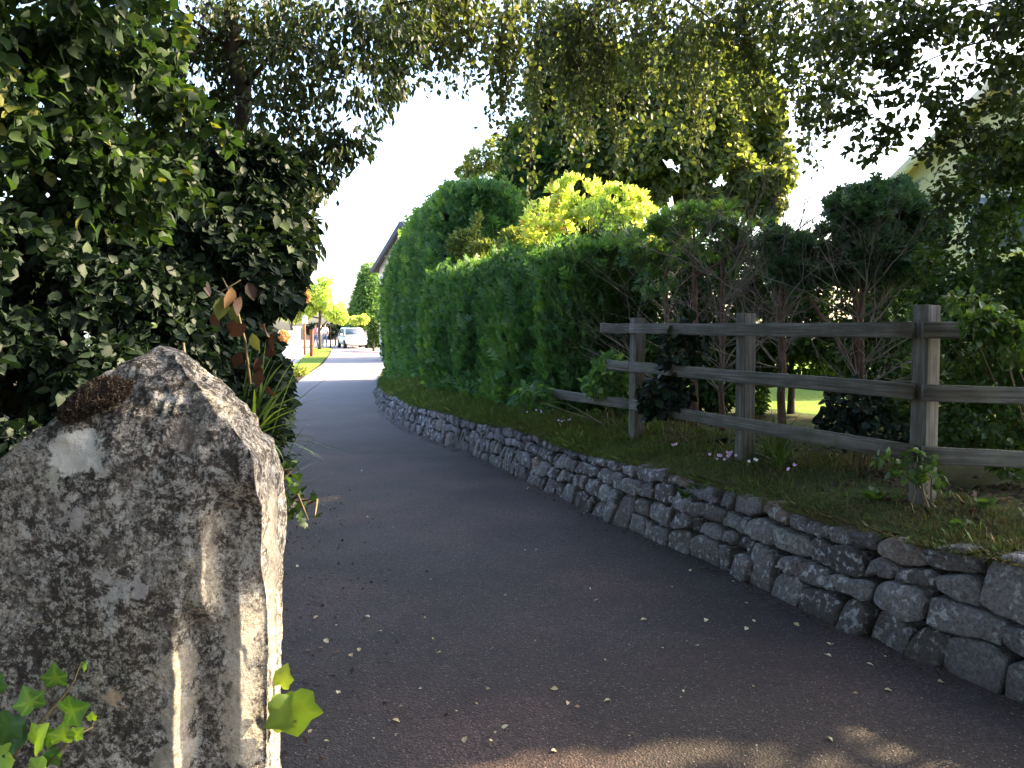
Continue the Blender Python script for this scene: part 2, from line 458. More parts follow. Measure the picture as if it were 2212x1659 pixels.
def T_spray(nside=3, w=0.075, ang=38, droop=0.12):
    V, Fq = [], []
    def dia(o, a, L, wd):
        o = np.array(o); d = np.array((math.sin(a), math.cos(a), 0)); s = np.array((d[1], -d[0], 0))
        k = len(V)
        m = o + d * L * .45
        V.extend([o - d * 0, m + s * wd, o + d * L, m - s * wd]); Fq.append((k, k + 1, k + 2, k + 3))
    dia((0, 0, 0), 0, 1, w)
    for i in range(nside):
        y = 0.12 + 0.55 * i / max(1, nside - 1)
        L = 0.55 - 0.28 * i / max(1, nside - 1)
        dia((0, y, 0), R(ang), L, w * .9); dia((0, y, 0), -R(ang), L, w * .9)
    V = np.array(V, float)
    V[:, 2] = -droop * V[:, 1] ** 2 + 0.05 * np.abs(V[:, 0])
    return V, np.array(Fq)
T_SPRAY = T_spray()
T_SPRAY2 = T_spray(2, 0.11, 42)
def T_ivy():
    o = [(0, .02), (.22, -.10), (.46, .0), (.46, .24), (.60, .50), (.34, .62), (0, 1.0), (-.34, .62), (-.60, .50), (-.46, .24), (-.46, .0), (-.22, -.10)]
    # outline, an inner ring and veins that read lighter than the blade
    O = []
    for i in range(12):
        a, b = np.array(o[i]), np.array(o[(i + 1) % 12]); O += [a, a * .55 + b * .45 + .03 * (np.array([b[1] - a[1], a[0] - b[0]]))]
    O = np.array(O); c = np.array([0, .33]); I_ = c + (O - c) * .55
    z = lambda p: .22 * abs(p[0]) - .16 * p[1] ** 2
    V = [(p[0], p[1], z(p)) for p in O] + [(p[0], p[1], z(p) + .05) for p in I_] + [(c[0], c[1], -.02)]
    n = len(O); f = [(i, (i + 1) % n, n + (i + 1) % n, n + i) for i in range(n)] + [(n + i, n + (i + 1) % n, 2 * n, 2 * n) for i in range(n)]
    tint = np.array([(.10 if k % 4 == 0 else -.06) for k in range(n)] + [(.22 if k % 4 == 0 else -.05) for k in range(n)] + [.3])
    f4 = [q for q in f if q[2] != q[3]]
    f4 += [(n + i, n + i + 1, n + (i + 2) % n, 2 * n) for i in range(0, n, 2)]
    return np.array(V, float), np.array(f4), tint
T_IVY = T_ivy()
T_BLADE = (np.array([(-.5, 0, 0), (.5, 0, 0), (.38, .5, .05), (-.38, .5, .05), (0, 1, -.12)], float), None)

def leaves_arrays(C, D, N, S, T, rng=rng, aspect=None):
    TV, TF = T[0], T[1]
    D = unit(D); X = unit(np.cross(D, N)); Z = np.cross(X, D)
    n, k = len(C), len(TV)
    S = np.broadcast_to(S, (n,))
    ax = 1.0 if aspect is None else aspect[:, None, None]
    V = C[:, None, :] + S[:, None, None] * (TV[None, :, 0:1] * ax * X[:, None, :] + TV[None, :, 1:2] * D[:, None, :] + TV[None, :, 2:3] * Z[:, None, :])
    Fc = (TF[None] + (np.arange(n) * k)[:, None, None]).reshape(-1, TF.shape[1])
    return V.reshape(-1, 3), Fc, k

def leaf_object(name, C, D, N, S, T, mat, var, parent=None, extra=None):
    """extra: MB whose mesh (material slot 1) is joined in"""
    V, Fc, k = leaves_arrays(C, D, N, S, T[:2])
    vv = np.repeat(np.clip(var, 0, 1), k)
    if len(T) > 2: vv = np.clip(vv + np.tile(T[2], len(C)), 0, 1)
    fl, mi = [Fc], [np.zeros(len(Fc), int)]
    mats = [mat]
    if extra is not None and extra[0].V:
        mb, m2 = extra
        V2 = np.vstack(mb.V)
        for part in (mb.Fq, mb.Ft):
            if part:
                f = np.vstack(part) + len(V); fl.append(f); mi.append(np.ones(len(f), int))
        V = np.vstack([V, V2]); vv = np.concatenate([vv, np.concatenate(mb.var)])
        mats.append(m2)
    me = npmesh(name, V, fl, vv, np.concatenate(mi))
    return link(name, me, mats, parent, smooth=len(T[0]) > 10)

def rdir(n, rng=rng):
    return unit(rng.normal(size=(n, 3)))

def clump_points(clumps, N, rng, shell=0.5, cull=0.0, freq=2.0, seed=0):
    """clumps: (cx,cy,cz,rx,ry,rz[,weight]).  Points in the ellipsoids, denser towards the surface, with noise holes."""
    cl = np.array([list(c) + [1.0] * (7 - len(c)) for c in clumps], float)
    w = (cl[:, 3] * cl[:, 4] * cl[:, 5]) ** 0.75 * cl[:, 6]
    idx = rng.choice(len(cl), size=int(N * 1.6), p=w / w.sum())
    u = rdir(len(idx), rng)
    r = rng.random(len(idx)) ** (1 / 3.0)
    r = r * (1 - shell) + shell * (1 - 0.25 * rng.random(len(idx)) ** 1.5)
    P = cl[idx, :3] + u * r[:, None] * cl[idx, 3:6]
    if cull > -1:
        keep = fbm(P, freq, seed, 2) > cull
        P, u = P[keep], u[keep]
    return P[:N], u[:N]

def crown(name, parent, clumps, N, size, T, mat, seed=0, shell=0.5, cull=-0.25, freq=2.0, droop=0.3, upn=1.0, out=0.5, core=None, bias=0.0, vfreq=1.5, sizevar=0.35):
    g = np.random.default_rng(seed + 100)
    P, u = clump_points(clumps, N, g, shell, cull, freq, seed)
    n = len(P)
    D = u * out + rdir(n, g) * 0.8 + np.array([0, 0, -droop])
    Nn = rdir(n, g) + np.array([0, 0, upn])
    S = size * (1 + sizevar * (g.random(n) * 2 - 1))
    var = 0.5 + bias + 0.28 * fbm(P, vfreq, seed + 5, 2) + 0.25 * g.normal(size=n)
    return leaf_object(name, P, D, Nn, S, T, mat, var, parent, core)

def pc(px, py, Y, rx, ry, rY, w=1.0):
    """a clump seen at (px,py), depth Y, radii in picture units, rY metres deep"""
    p = at(px, py, Y)
    return (p.x, p.y, p.z, rx / F * Y, rY, ry / F * Y, w)

def branchy(mb, p, d, L, r, depth, g, spread=0.6, up=0.1, seg=4, kids=3, wob=0.25):
    pts, rad = [np.array(p, float)], [r]
    d = unit(np.array(d, float))
    n = 5
    for i in range(n):
        d = unit(d + g.normal(size=3) * wob * 0.5 + np.array([0, 0, up * 0.3]))
        pts.append(pts[-1] + d * L / n); rad.append(r * (1 - 0.75 * (i + 1) / n))
    mb.tube(pts, rad, seg, var=g.random(), cap=False)
    if depth > 0:
        for k in range(kids):
            i = g.integers(1, n + 1)
            nd = unit(d + g.normal(size=3) * spread)
            branchy(mb, pts[i], nd, L * (0.5 + 0.25 * g.random()), rad[i] * 0.75, depth - 1, g, spread, up, seg, kids, wob)

def add_uv(o):
    """UVs along the longest axis of a beam, for wood grain"""
    me = o.data
    uv = me.uv_layers.new(name="UVMap")
    V = np.array([v.co for v in me.vertices])
    c = V.mean(0); u_, s_, vt = np.linalg.svd(V - c)
    Pp = (V - c) @ vt.T
    off = random.random() * 20
    for lp in me.loops:
        q = Pp[lp.vertex_index]
        uv.data[lp.index].uv = (q[0] + off, q[1] + 0.7 * q[2] + off)

def polyline(pts, n):
    pts = np.array(pts, float)
    d = np.concatenate([[0], np.cumsum(np.linalg.norm(np.diff(pts, axis=0), axis=1))])
    # smooth (Catmull-like) by resampling and averaging
    s = np.linspace(0, d[-1], n)
    P = np.stack([np.interp(s, d, pts[:, i]) for i in range(pts.shape[1])], 1)
    for _ in range(6):
        P[1:-1] = 0.25 * P[:-2] + 0.5 * P[1:-1] + 0.25 * P[2:]
    return P, s

# ------------------------------------------------------------------ ground, road, bank, lawn
W_PTS = [(3.6, 0.2), (3.15, 1.4), (2.72, 2.4), (2.40, 3.05), (2.23, 3.34), (2.08, 3.60), (1.93, 3.85), (1.80, 4.10), (1.60, 4.70), (1.30, 5.47), (0.97, 6.10), (0.606, 6.98), (0.167, 8.17), (-0.258, 9.31), (-0.93, 10.6), (-1.68, 12.3), (-2.55, 15.2), (-3.2, 18.3), (-3.75, 21.5), (-4.65, 28), (-6.6, 40), (-9.4, 56), (-10.5, 75)]
L_PTS = [(-0.72, -3), (-0.80, 1.0), (-1.0, 2.4), (-1.2, 3.0), (-1.5, 4.0), (-1.9, 5.5), (-2.6, 8), (-3.5, 11.5), (-4.6, 16), (-5.95, 21), (-6.74, 25.3), (-7.9, 32), (-10.2, 43), (-12.9, 55), (-15, 75)]
WP, WS = polyline(W_PTS, 400)

# base ground sheet reaching the horizon
mb = MB()
mb.add([(-250, -60, -0.012), (250, -60, -0.012), (250, 400, -0.012), (-250, 400, -0.012)], [(0, 1, 2, 3)])
tag(mb.build("ground", M['soil']), kind="structure")

def strip_grid(A, B, n=160, m=24, zf=None):
    A, _ = polyline(A, n); B, _ = polyline(B, n)
    t = np.linspace(0, 1, m)[None, :, None]
    P = A[:, None, :] * (1 - t) + B[:, None, :] * t
    z = np.zeros(P.shape[:2]) if zf is None else zf(P, t[..., 0])
    V = np.concatenate([P, z[..., None]], -1).reshape(-1, 3)
    i, j = np.meshgrid(np.arange(n - 1), np.arange(m - 1), indexing='ij')
    q = np.stack([i * m + j, i * m + j + 1, (i + 1) * m + j + 1, (i + 1) * m + j], -1).reshape(-1, 4)
    return V, q
mb = MB()
# road: left edge to a line slightly under the wall
wr = [(x + 0.12, y) for x, y in W_PTS]
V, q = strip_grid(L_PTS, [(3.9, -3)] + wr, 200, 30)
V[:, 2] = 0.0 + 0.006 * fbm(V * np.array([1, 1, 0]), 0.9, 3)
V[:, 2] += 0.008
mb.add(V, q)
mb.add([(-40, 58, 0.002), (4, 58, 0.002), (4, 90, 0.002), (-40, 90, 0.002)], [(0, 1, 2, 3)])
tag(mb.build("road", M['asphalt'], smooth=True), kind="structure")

# path normals of the wall line (pointing away from the road)
def wall_frame(s):
    x = np.interp(s, WS, WP[:, 0]); y = np.interp(s, WS, WP[:, 1])
    e = 0.05
    dx = np.interp(s + e, WS, WP[:, 0]) - np.interp(s - e, WS, WP[:, 0]); dy = np.interp(s + e, WS, WP[:, 1]) - np.interp(s - e, WS, WP[:, 1])
    L = np.hypot(dx, dy)
    return x, y, dx / L, dy / L, dy / L, -dx / L        # pos, tangent, outward normal (to the right)
S_END = np.interp(19.0, WP[:, 1], WS)                    # where the stone wall dies out
def wall_h(s):
    y = np.interp(s, WS, WP[:, 1])
    return np.interp(y, [2, 3.4, 5, 8, 11, 14, 17.5, 19.5], [0.50, 0.52, 0.50, 0.44, 0.38, 0.33, 0.25, 0.06]) + 0.02 * np.sin(s * 2.3)
def bank_z(s, t, P=None):
    h = wall_h(s)
    top = np.interp(np.interp(s, WS, WP[:, 1]), [0, 8, 14, 20, 30], [0.64, 0.62, 0.52, 0.34, 0.1])
    return h - 0.01 + (top - h) * np.clip(t / 0.7, 0, 1) ** 0.8
s_ = np.linspace(0.0, np.interp(27, WP[:, 1], WS), 300)
t_ = np.concatenate([np.linspace(0.10, 1.0, 18), np.linspace(1.15, 3.2, 14)])
x, y, tx, ty, nx, ny = wall_frame(s_)
P = np.stack([x[:, None] + nx[:, None] * t_, y[:, None] + ny[:, None] * t_, bank_z(s_[:, None], t_[None, :])], -1)
P[..., 2] += 0.02 * fbm(P, 3.5, 9) + 0.015 * fbm(P, 12, 4)
m = len(t_)
i, j = np.meshgrid(np.arange(len(s_) - 1), np.arange(m - 1), indexing='ij')
q = np.stack([i * m + j, i * m + j + 1, (i + 1) * m + j + 1, (i + 1) * m + j], -1).reshape(-1, 4)
mb = MB(); mb.add(P.reshape(-1, 3), q)
tag(mb.build("bank", M['turf'], smooth=True), kind="structure")
def bank_at(X, Y):
    """height of the bank under a point"""
    d = np.hypot(WP[:, 0] - X, WP[:, 1] - Y); k = int(np.argmin(d))
    return float(bank_z(WS[k], d[k]))

# garden lawn behind the bank
mb = MB()
lp = []
for yy in np.linspace(-2, 60, 32):
    k = np.interp(yy, WP[:, 1], WP[:, 0])
    lp.append((k + 1.6, yy))
A = [(a, b) for a, b in lp]; B = [(60, b) for a, b in lp]
V, q = strip_grid(A, B, 60, 40)
V[:, 2] = 0.57 + 0.02 * fbm(V * np.array([1, 1, 0]), 0.5, 3) - np.clip((V[:, 1] - 14) / 12, 0, 1) * 0.45
mb.add(V, q)
tag(mb.build("lawn", M['lawn'], smooth=True), kind="structure")
# sunlit pale verge on the left far side
mb = MB()
V, q = strip_grid([(-8.6, 30.2), (-10.9, 43), (-13.6, 55), (-14.8, 70)], [(-22, 29), (-26, 43), (-30, 55), (-34, 70)], 30, 12)
V[:, 2] = 0.02
mb.add(V, q)
tag(mb.build("path", M['pale_ground']), kind="structure")
mb = MB()
V, q = strip_grid([(-6.9, 26.2), (-7.95, 32), (-10.25, 43), (-12.9, 55)], [(-8.0, 26), (-9.0, 32), (-11.5, 43), (-14.2, 55)], 40, 6)
V[:, 2] = 0.05 + 0.02 * fbm(V, 2, 2)
mb.add(V, q)
tag(mb.build("verge", M['lawn']), kind="structure")

# ------------------------------------------------------------------ dry stone wall
def clip_poly(poly, a, b, c):
    """keep a*x+b*y<=c"""
    out = []
    for i in range(len(poly)):
        p, q_ = poly[i], poly[(i + 1) % len(poly)]
        dp, dq = a * p[0] + b * p[1] - c, a * q_[0] + b * q_[1] - c
        if dp <= 0: out.append(p)
        if dp * dq < 0:
            t = dp / (dp - dq); out.append((p[0] + (q_[0] - p[0]) * t, p[1] + (q_[1] - p[1]) * t))
    return out
def build_wall():
    """roughly coursed rubble: wandering bed joints, leaning side joints, some stones two courses tall"""
    g = np.random.default_rng(11)
    s0 = float(np.interp(2.0, WP[:, 1], WS))
    mb = MB()
    stones = []
    for (ya, yb, n) in ((2.0, 9.5, 4), (9.5, 19.0, 3)):
        sa, sb = float(np.interp(ya, WP[:, 1], WS)), float(np.interp(yb, WP[:, 1], WS))
        fr = np.cumsum([0] + [1.25, 1.15, 1.0, .8][:n]); fr = fr / fr[-1]
        def bed(k, s, fr=fr, n=n):
            h = wall_h(s)
            if k == 0: return -0.02 + 0 * s
            w = 0.042 * vnoise(np.array([s * 2.8, k * 9.1, 3.3]), 1, 5 + k) + 0.014 * vnoise(np.array([s * 7, k * 4.1, 1.3]), 1, 15 + k)
            if k == n: return h + 1.0 * w
            return h * fr[k] + w
        blocked = [[] for _ in range(n + 1)]
        for k in range(n):
            s = sa - 0.1 - 0.1 * g.random()
            while s < sb:
                hit = [b for b in blocked[k] if b[0] - 0.03 <= s < b[1]]
                if hit: s = hit[0][1]; continue
                y = float(np.interp(s, WS, WP[:, 1]))
                wm = float(np.interp(y, [3, 5, 7.5, 10, 19], [.23, .18, .14, .115, .12]))
                w = wm * (0.55 + 1.0 * g.random()) * (1.5 if g.random() < .12 else 1)
                nxt = min([b[0] for b in blocked[k] if b[0] > s] + [1e9])
                if s + w > nxt - 0.06: w = nxt - s
                tall = k < n - 1 and w < wm * 1.2 and g.random() < (.24 if y < 7.5 else .34) and nxt > 1e8
                k2 = k + 2 if tall else k + 1
                if tall: blocked[k + 1].append((s, s + w))
                stones.append((s, s + w, k, k2, bed, g.normal() * (.022 if y < 7.5 else .025) + (0 if y < 7.5 else .035)))
                s += w
    for i, (a, b, k, k2, bed, lean) in enumerate(stones):
        m = 7
        us = np.linspace(a, b, m)
        lo = [(u, float(bed(k, u))) for u in us]; hi = [(u, float(bed(k2, u))) for u in us]
        if hi[3][1] - lo[3][1] < 0.035: continue
        top_round = g.random() * .35
        for q in range(m):                                   # crowns and corners are a little rounded
            e = abs(q / (m - 1) * 2 - 1) ** 4; hgt = hi[q][1] - lo[q][1]
            hi[q] = (hi[q][0] + lean, hi[q][1] - hgt * .16 * e * (1 + top_round)); lo[q] = (lo[q][0], lo[q][1] + hgt * .07 * e)
        poly = np.array(lo + hi[::-1])
        poly = poly + g.normal(size=poly.shape) * .0065
        c = poly.mean(0); s, v = c[0], c[1]; poly = poly - c; c = np.zeros(2)
        h = float(wall_h(s)); nper = 30
        cl = np.vstack([poly, poly[:1]])
        d = np.concatenate([[0], np.cumsum(np.linalg.norm(np.diff(cl, axis=0), axis=1))])
        q_ = np.linspace(0, d[-1], nper, endpoint=False)
        out = np.stack([np.interp(q_, d, cl[:, 0]), np.interp(q_, d, cl[:, 1])], 1)
        out = 0.12 * np.roll(out, 1, 0) + 0.76 * out + 0.12 * np.roll(out, -1, 0)
        # inward normals, so that the joint has the same width all round
        tn = np.roll(out, -1, 0) - np.roll(out, 1, 0); inn = unit(np.stack([-tn[:, 1], tn[:, 0]], 1))
        gap = 0.0025 + 0.006 * g.random() ** 1.6
        prot = 0.012 + 0.042 * g.random(); tilt = g.normal(size=2) * .13
        rings, depths = [], []
        for (ins, dep) in ((0, .14), (0, .03), (.002, .010), (.006, .003), (.014, -.002)):
            rings.append(out + inn * (gap + ins)); depths.append(np.full(nper, dep))
        last = rings[-1]
        for (kk, dep) in ((.72, -.005), (.45, -.007), (.2, -.008)):
            rings.append(last * kk); depths.append(np.full(nper, dep))
        V2 = np.concatenate(rings + [c[None]]); dp = np.concatenate(depths + [np.array([-.008])])
        S = s + V2[:, 0]; Z = v + V2[:, 1]
        lift = V2[:, 0] * tilt[0] + V2[:, 1] * tilt[1]
        x_, y_, tx_, ty_, nx_, ny_ = wall_frame(S)
        P3 = np.stack([x_, y_, Z], 1)
        nz = fbm(P3 + i * 3.1, 8, 5, 3); nz2 = vnoise(np.round((P3 + i * 1.7) * 15) / 15, 5, 8)
        bat = 0.13 * np.clip(1 - Z / max(h, .1), -0.2, 1)
        off = dp - prot + lift + 0.022 * nz * (dp < .1) + 0.019 * nz2 * (dp < .1) + 0.06 - bat
        jx = fbm(P3 + i * 5, 18, 6, 3) * 0.007
        V = np.stack([x_ + nx_ * off + tx_ * jx, y_ + ny_ * off + ty_ * jx, Z + fbm(P3 + 50 + i, 18, 2, 2) * 0.006], 1)
        R_ = len(rings); q4 = [(r * nper + t, r * nper + (t + 1) % nper, (r + 1) * nper + (t + 1) % nper, (r + 1) * nper + t) for r in range(R_ - 1) for t in range(nper)]
        tr = [((R_ - 1) * nper + t, (R_ - 1) * nper + (t + 1) % nper, R_ * nper) for t in range(nper)]
        mb.add(V, q4, tr, var=float(np.clip(g.normal() * 0.27 + 0.47, 0, 1)))
    return mb
root = empty("stone_wall", (1.8, 4.1, 0), "long low rubble wall of lichen spotted grey granite holding up the grassy bank", "wall")
build_wall().build("stones", M['wall'], root, smooth=False)
mb = MB()
s_ = np.linspace(np.interp(2.0, WP[:, 1], WS), S_END, 120)
x, y, tx, ty, nx, ny = wall_frame(s_)
h = wall_h(s_) - 0.05
V = []
for k in range(len(s_)):
    for (o_, z_) in ((0.06, -0.01), (0.09, h[k] * 0.95), (0.30, h[k])):
        V.append((x[k] + nx[k] * o_, y[k] + ny[k] * o_, z_))
q = [(3 * k + a, 3 * k + 3 + a, 3 * k + 4 + a, 3 * k + 1 + a) for k in range(len(s_) - 1) for a in (0, 1)]
mb.add(V, q); mb.build("earth_fill", M['mortar'], root)

# ------------------------------------------------------------------ wooden fence
FB = bank_at
def fence():
    root = empty("wooden_fence", (1.74, 5.8, 0.6), "weathered grey wooden post and rail fence with three rails on the bank", "fence")
    posts = [(1.15, 7.07, 1.10, 0.0), (1.76, 5.80, 1.10, 0.0), (2.34, 4.36, 1.12, 0.02), (3.9, 4.12, 1.08, 0)]
    dirs = [(-0.41, 0.91)] * 3 + [(-1, 0.1)]
    for (x_, y_, h_, lean), d in zip(posts, dirs):
        m_ = MB()
        a = math.atan2(d[1], d[0])
        rot = Matrix.Rotation(a, 3, 'Z') @ Matrix.Rotation(R(1.0) + lean, 3, 'X')
        zb = FB(x_, y_) - 0.2
        m_.box((x_, y_, zb + (h_ + 0.2) / 2), (0.10, 0.105, h_ + 0.2), rot, 0.006)
        o = m_.build("post", M['wood'], root)
        add_uv(o)
    def rail(p, q_, h_=0.092, t=0.034, ext=(0, 0)):
        p, q_ = Vector(p), Vector(q_)
        d = (q_ - p).normalized(); p = p - d * ext[0]; q_ = q_ + d * ext[1]
        L = (q_ - p).length
        X = d; Y = Vector((-d.y, d.x, 0)).normalized(); Z = X.cross(Y)
        rot = Matrix((X, Y, Z)).transposed()
        bm = bmesh.new()
        n = 14
        ring = []
        for i in range(n + 1):
            u_ = i / n
            sag = -0.006 * math.sin(u_ * math.pi) + random.uniform(-.0015, .0015)
            wv = 0.004 * math.sin(u_ * 7 + p.x * 9)
            r_ = []
            for (yy, zz) in ((-.5, -.44), (-.44, -.5), (.44, -.5), (.5, -.44), (.5, .44), (.44, .5), (-.44, .5), (-.5, .44)):
                r_.append(bm.verts.new(((u_ - .5) * L, yy * t + wv, zz * h_ * (1 + random.uniform(-.02, .02)) + sag)))
            ring.append(r_)
        for i in range(n):
            for k in range(8):
                bm.faces.new((ring[i][k], ring[i + 1][k], ring[i + 1][(k + 1) % 8], ring[i][(k + 1) % 8]))
        bm.faces.new(ring[0]); bm.faces.new(list(reversed(ring[-1])))
        bmesh.ops.recalc_face_normals(bm, faces=bm.faces[:])
        m_ = MB(); m_.bm(bm, (p + q_) / 2, rot)
        o = m_.build("rail", M['wood'], root); add_uv(o)
    n_ = Vector((-0.913, -0.408, 0)) * 0.070        # rails on the road side of the posts
    A = Vector((1.15, 7.07, 0)) + n_; Bp = Vector((1.76, 5.80, 0)) + n_; C_ = Vector((2.34, 4.36, 0)) + n_
    E = Vector((0.05, 9.1, 0)) + n_
    zs = [(1.583, 1.583, 1.580), (1.235, 1.235, 1.232), (0.885, 0.885, 0.885)]
    for k, (za, zb, zc) in enumerate(zs):
        z0 = zs[k][0]
        # left run
        st = A.lerp(E, (0.20, 0.16, 0.80)[k])
        rail((st.x, st.y, z0 + 0.004), (A.x, A.y, za), ext=(0, 0.0))
        rail((A.x, A.y, za), (C_.x, C_.y, zc), ext=(-0.003, -0.004 if k else -0.01))
    for k, z0 in enumerate((1.580, 1.232, 0.885)):
        P0 = Vector((2.287, 4.275, z0)); P1 = Vector((3.9, 4.03, z0 - (0.0, 0.02, 0.02)[k]))
        rail(P0, P1, ext=(0.0, 0))
    return root
fence()

# ------------------------------------------------------------------ granite gatepost
def gatepost():
    zt = lambda py, Y=0.92: CAM_H - (py - 705) / F * Y
    XX = lambda px, Y: (px - 1106) / F * Y
    root = empty("gatepost", (-0.48, 1.0, 0), "rough lichen mottled granite gatepost with a pointed top and a patch of brown moss", "gatepost")
    # heights (z) -> left x, front arris x, front y, back right x/y
    rows = [  # py, Yfront, pxLeft, pxEdge, pxBack, Yback
        (757, 1.010, 326, 352, 362, 1.030),
        (764, 0.995, 305, 366, 386, 1.035),
        (785, 0.975, 255, 386, 412, 1.05),
        (800, 0.965, 238, 396, 428, 1.06),
        (830, 0.95, 195, 424, 464, 1.07),
        (865, 0.935, 150, 455, 502, 1.08),
        (900, 0.92, 112, 482, 528, 1.09),
        (940, 0.91, 62, 512, 550, 1.10),
        (975, 0.903, 20, 542, 560, 1.105),
        (1000, 0.90, -15, 551, 590, 1.11),
        (1040, 0.90, -60, 551, 600, 1.115),
        (1090, 0.90, -95, 550, 612, 1.12),
        (1200, 0.90, -110, 549, 615, 1.12),
        (1400, 0.90, -120, 547, 609, 1.12),
        (1700, 0.90, -130, 545, 604, 1.12),
        (3400, 0.90, -160, 540, 600, 1.12)]
    zz = np.array([zt(r[0], r[1]) for r in rows])
    order = np.argsort(zz); zz = zz[order]
    tab = np.array(rows)[order]
    z = np.concatenate([np.linspace(0.0, 0.85, 20), np.linspace(0.86, zz[-1], 260)])
    Yf = np.interp(z, zz, tab[:, 1]); XL = XX(np.interp(z, zz, tab[:, 2]), Yf); XE = XX(np.interp(z, zz, tab[:, 3]), Yf)
    YB = np.interp(z, zz, tab[:, 5]); XB = XX(np.interp(z, zz, tab[:, 4]), YB)
    nf, ns, nb, nl = 230, 60, 20, 20
    V = []
    for k in range(len(z)):
        u_ = np.linspace(0, 1, nf, endpoint=False)
        xf = XL[k] + (XE[k] - XL[k]) * u_
        yf = np.full(nf, Yf[k])
        px = 1106 + xf / 0.9 * F; py = 705 + (CAM_H - z[k]) / 0.9 * F
        sm = lambda a, b, x_: np.clip((x_ - a) / (b - a), 0, 1) ** 2 * (3 - 2 * np.clip((x_ - a) / (b - a), 0, 1))
        # stepped recess on the right of the front face (worn rebate), wider low down
        lo = sm(1290, 1390, py)
        up = sm(1040, 1120, py) * (1 - lo)
        yf = yf + 0.034 * (lo * sm(372, 404, px) + up * sm(432, 470, px) * 0.8)
        # stopped chamfer at the arris
        ch = sm(1225, 1320, py)
        yf = yf + ch * 0.020 * np.clip((px - 498) / 50, 0, 1)
        yf = yf + 0.012 * sm(260, 0, px)
        for a, b in zip(xf, yf): V.append((a, b, z[k]))
        y_end = yf[-1]
        us = np.linspace(0, 1, ns, endpoint=False)
        bul = 0.003 * np.sin(np.pi * us)
        for q_, bb in zip(us, bul): V.append((XE[k] + (XB[k] - XE[k]) * q_ + bb, y_end + (YB[k] - y_end) * q_, z[k]))
        XBL = XL[k] + (XB[k] - XE[k]); 
        for q_ in np.linspace(0, 1, nb, endpoint=False): V.append((XB[k] + (XBL - XB[k]) * q_, YB[k] + 0.16 * math.sin(math.pi * q_) * min(1, (zz[-1] - z[k]) * 6), z[k]))
        for q_ in np.linspace(0, 1, nl, endpoint=False): V.append((XBL + (XL[k] - XBL) * q_, YB[k] + (Yf[k] - YB[k]) * q_, z[k]))
    V = np.array(V); m_ = nf + ns + nb + nl; n = len(z)
    # erosion: pits and rough surface, stronger towards the top and on the side face
    c = np.array([-0.47, 1.02, 0])
    nrm = V - c; nrm[:, 2] = 0; nrm = unit(nrm)
    isf = np.tile(np.arange(m_) < nf, n); nrm[isf] = (0, -1, 0)
    isr = np.tile((np.arange(m_) >= nf) & (np.arange(m_) < nf + ns), n); nrm[isr] = (1, 0, 0)
    top = np.clip((V[:, 2] - 1.40) / 0.1, 0, 1)
    d = 0.004 * fbm(V, 9, 1) + 0.0022 * fbm(V, 40, 2) + (0.003 + 0.011 * top) * fbm(V, 34, 3) + .006 * top * vnoise(np.round(V * 70) / 70, 30, 3)
    d += isr * (0.009 * fbm(V, 14, 7) + 0.004 * fbm(V, 50, 6))
    pit = np.clip(fbm(V, 55, 12, 2) - 0.35, 0, 1); d -= 0.012 * pit
    ar = np.tile(np.clip(np.abs(np.arange(m_) - nf) / 6.0, .25, 1), n); d = d * np.where(V[:, 2] < 1.44, ar, 1)
    V = V + nrm * d[:, None]
    V[:, 2] += top * 0.008 * fbm(V, 30, 9)
    i, j = np.meshgrid(np.arange(n - 1), np.arange(m_), indexing='ij'); j2 = (j + 1) % m_
    q = np.stack([i * m_ + j, i * m_ + j2, (i + 1) * m_ + j2, (i + 1) * m_ + j], -1).reshape(-1, 4)
    V = np.vstack([V, [V[-m_:].mean(0) + (0, 0, 0.006)]])
    tr = [((n - 1) * m_ + k, (n - 1) * m_ + (k + 1) % m_, n * m_) for k in range(m_)]
    mb = MB(); mb.add(V, q, tr)
    L_ = lambda px, py, Y=0.9: tuple(at(px, py, Y) - Vector((-0.48, 1.0, 0)) + Vector((-0.48, 1.0, 0)))
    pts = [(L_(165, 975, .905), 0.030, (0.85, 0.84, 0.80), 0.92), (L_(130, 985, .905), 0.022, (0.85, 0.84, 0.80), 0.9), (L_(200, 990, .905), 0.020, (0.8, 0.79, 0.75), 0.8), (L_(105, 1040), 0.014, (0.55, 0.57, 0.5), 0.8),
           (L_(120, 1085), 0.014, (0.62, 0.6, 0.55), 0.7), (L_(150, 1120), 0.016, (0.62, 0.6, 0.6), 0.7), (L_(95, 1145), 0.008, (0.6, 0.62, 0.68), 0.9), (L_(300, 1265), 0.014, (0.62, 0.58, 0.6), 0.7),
           (L_(115, 1210), 0.008, (0.6, 0.6, 0.6), 0.8), (L_(400, 940, .91), 0.02, (0.33, 0.27, 0.23), 0.5), (L_(240, 1510), 0.012, (0.62, 0.45, 0.3), 0.7), (L_(545, 1330), 0.0, (0, 0, 0), 0)] + [(L_(524, q, .912), .040, (.52, .47, .39), .7) for q in (1380, 1440, 1500, 1560, 1620)] + [(L_(578, q, 1.0), .048, (.52, .46, .37), .6) for q in (1130, 1250, 1370, 1500)] + [(L_(452, q, .91), .020, (.50, .45, .37), .4) for q in (1140, 1210, 1280)] + [(L_(388, q, .91), .028, (.50, .45, .37), .6) for q in (1450, 1540, 1630)]  # warm rows: clean stone and golden sun strips painted on chamfer, step and side
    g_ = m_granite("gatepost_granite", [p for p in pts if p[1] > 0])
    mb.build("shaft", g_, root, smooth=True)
    # moss cushion
    g = np.random.default_rng(5)
    n = 9000
    a = g.random(n) * 2 * np.pi; r = np.sqrt(g.random(n))
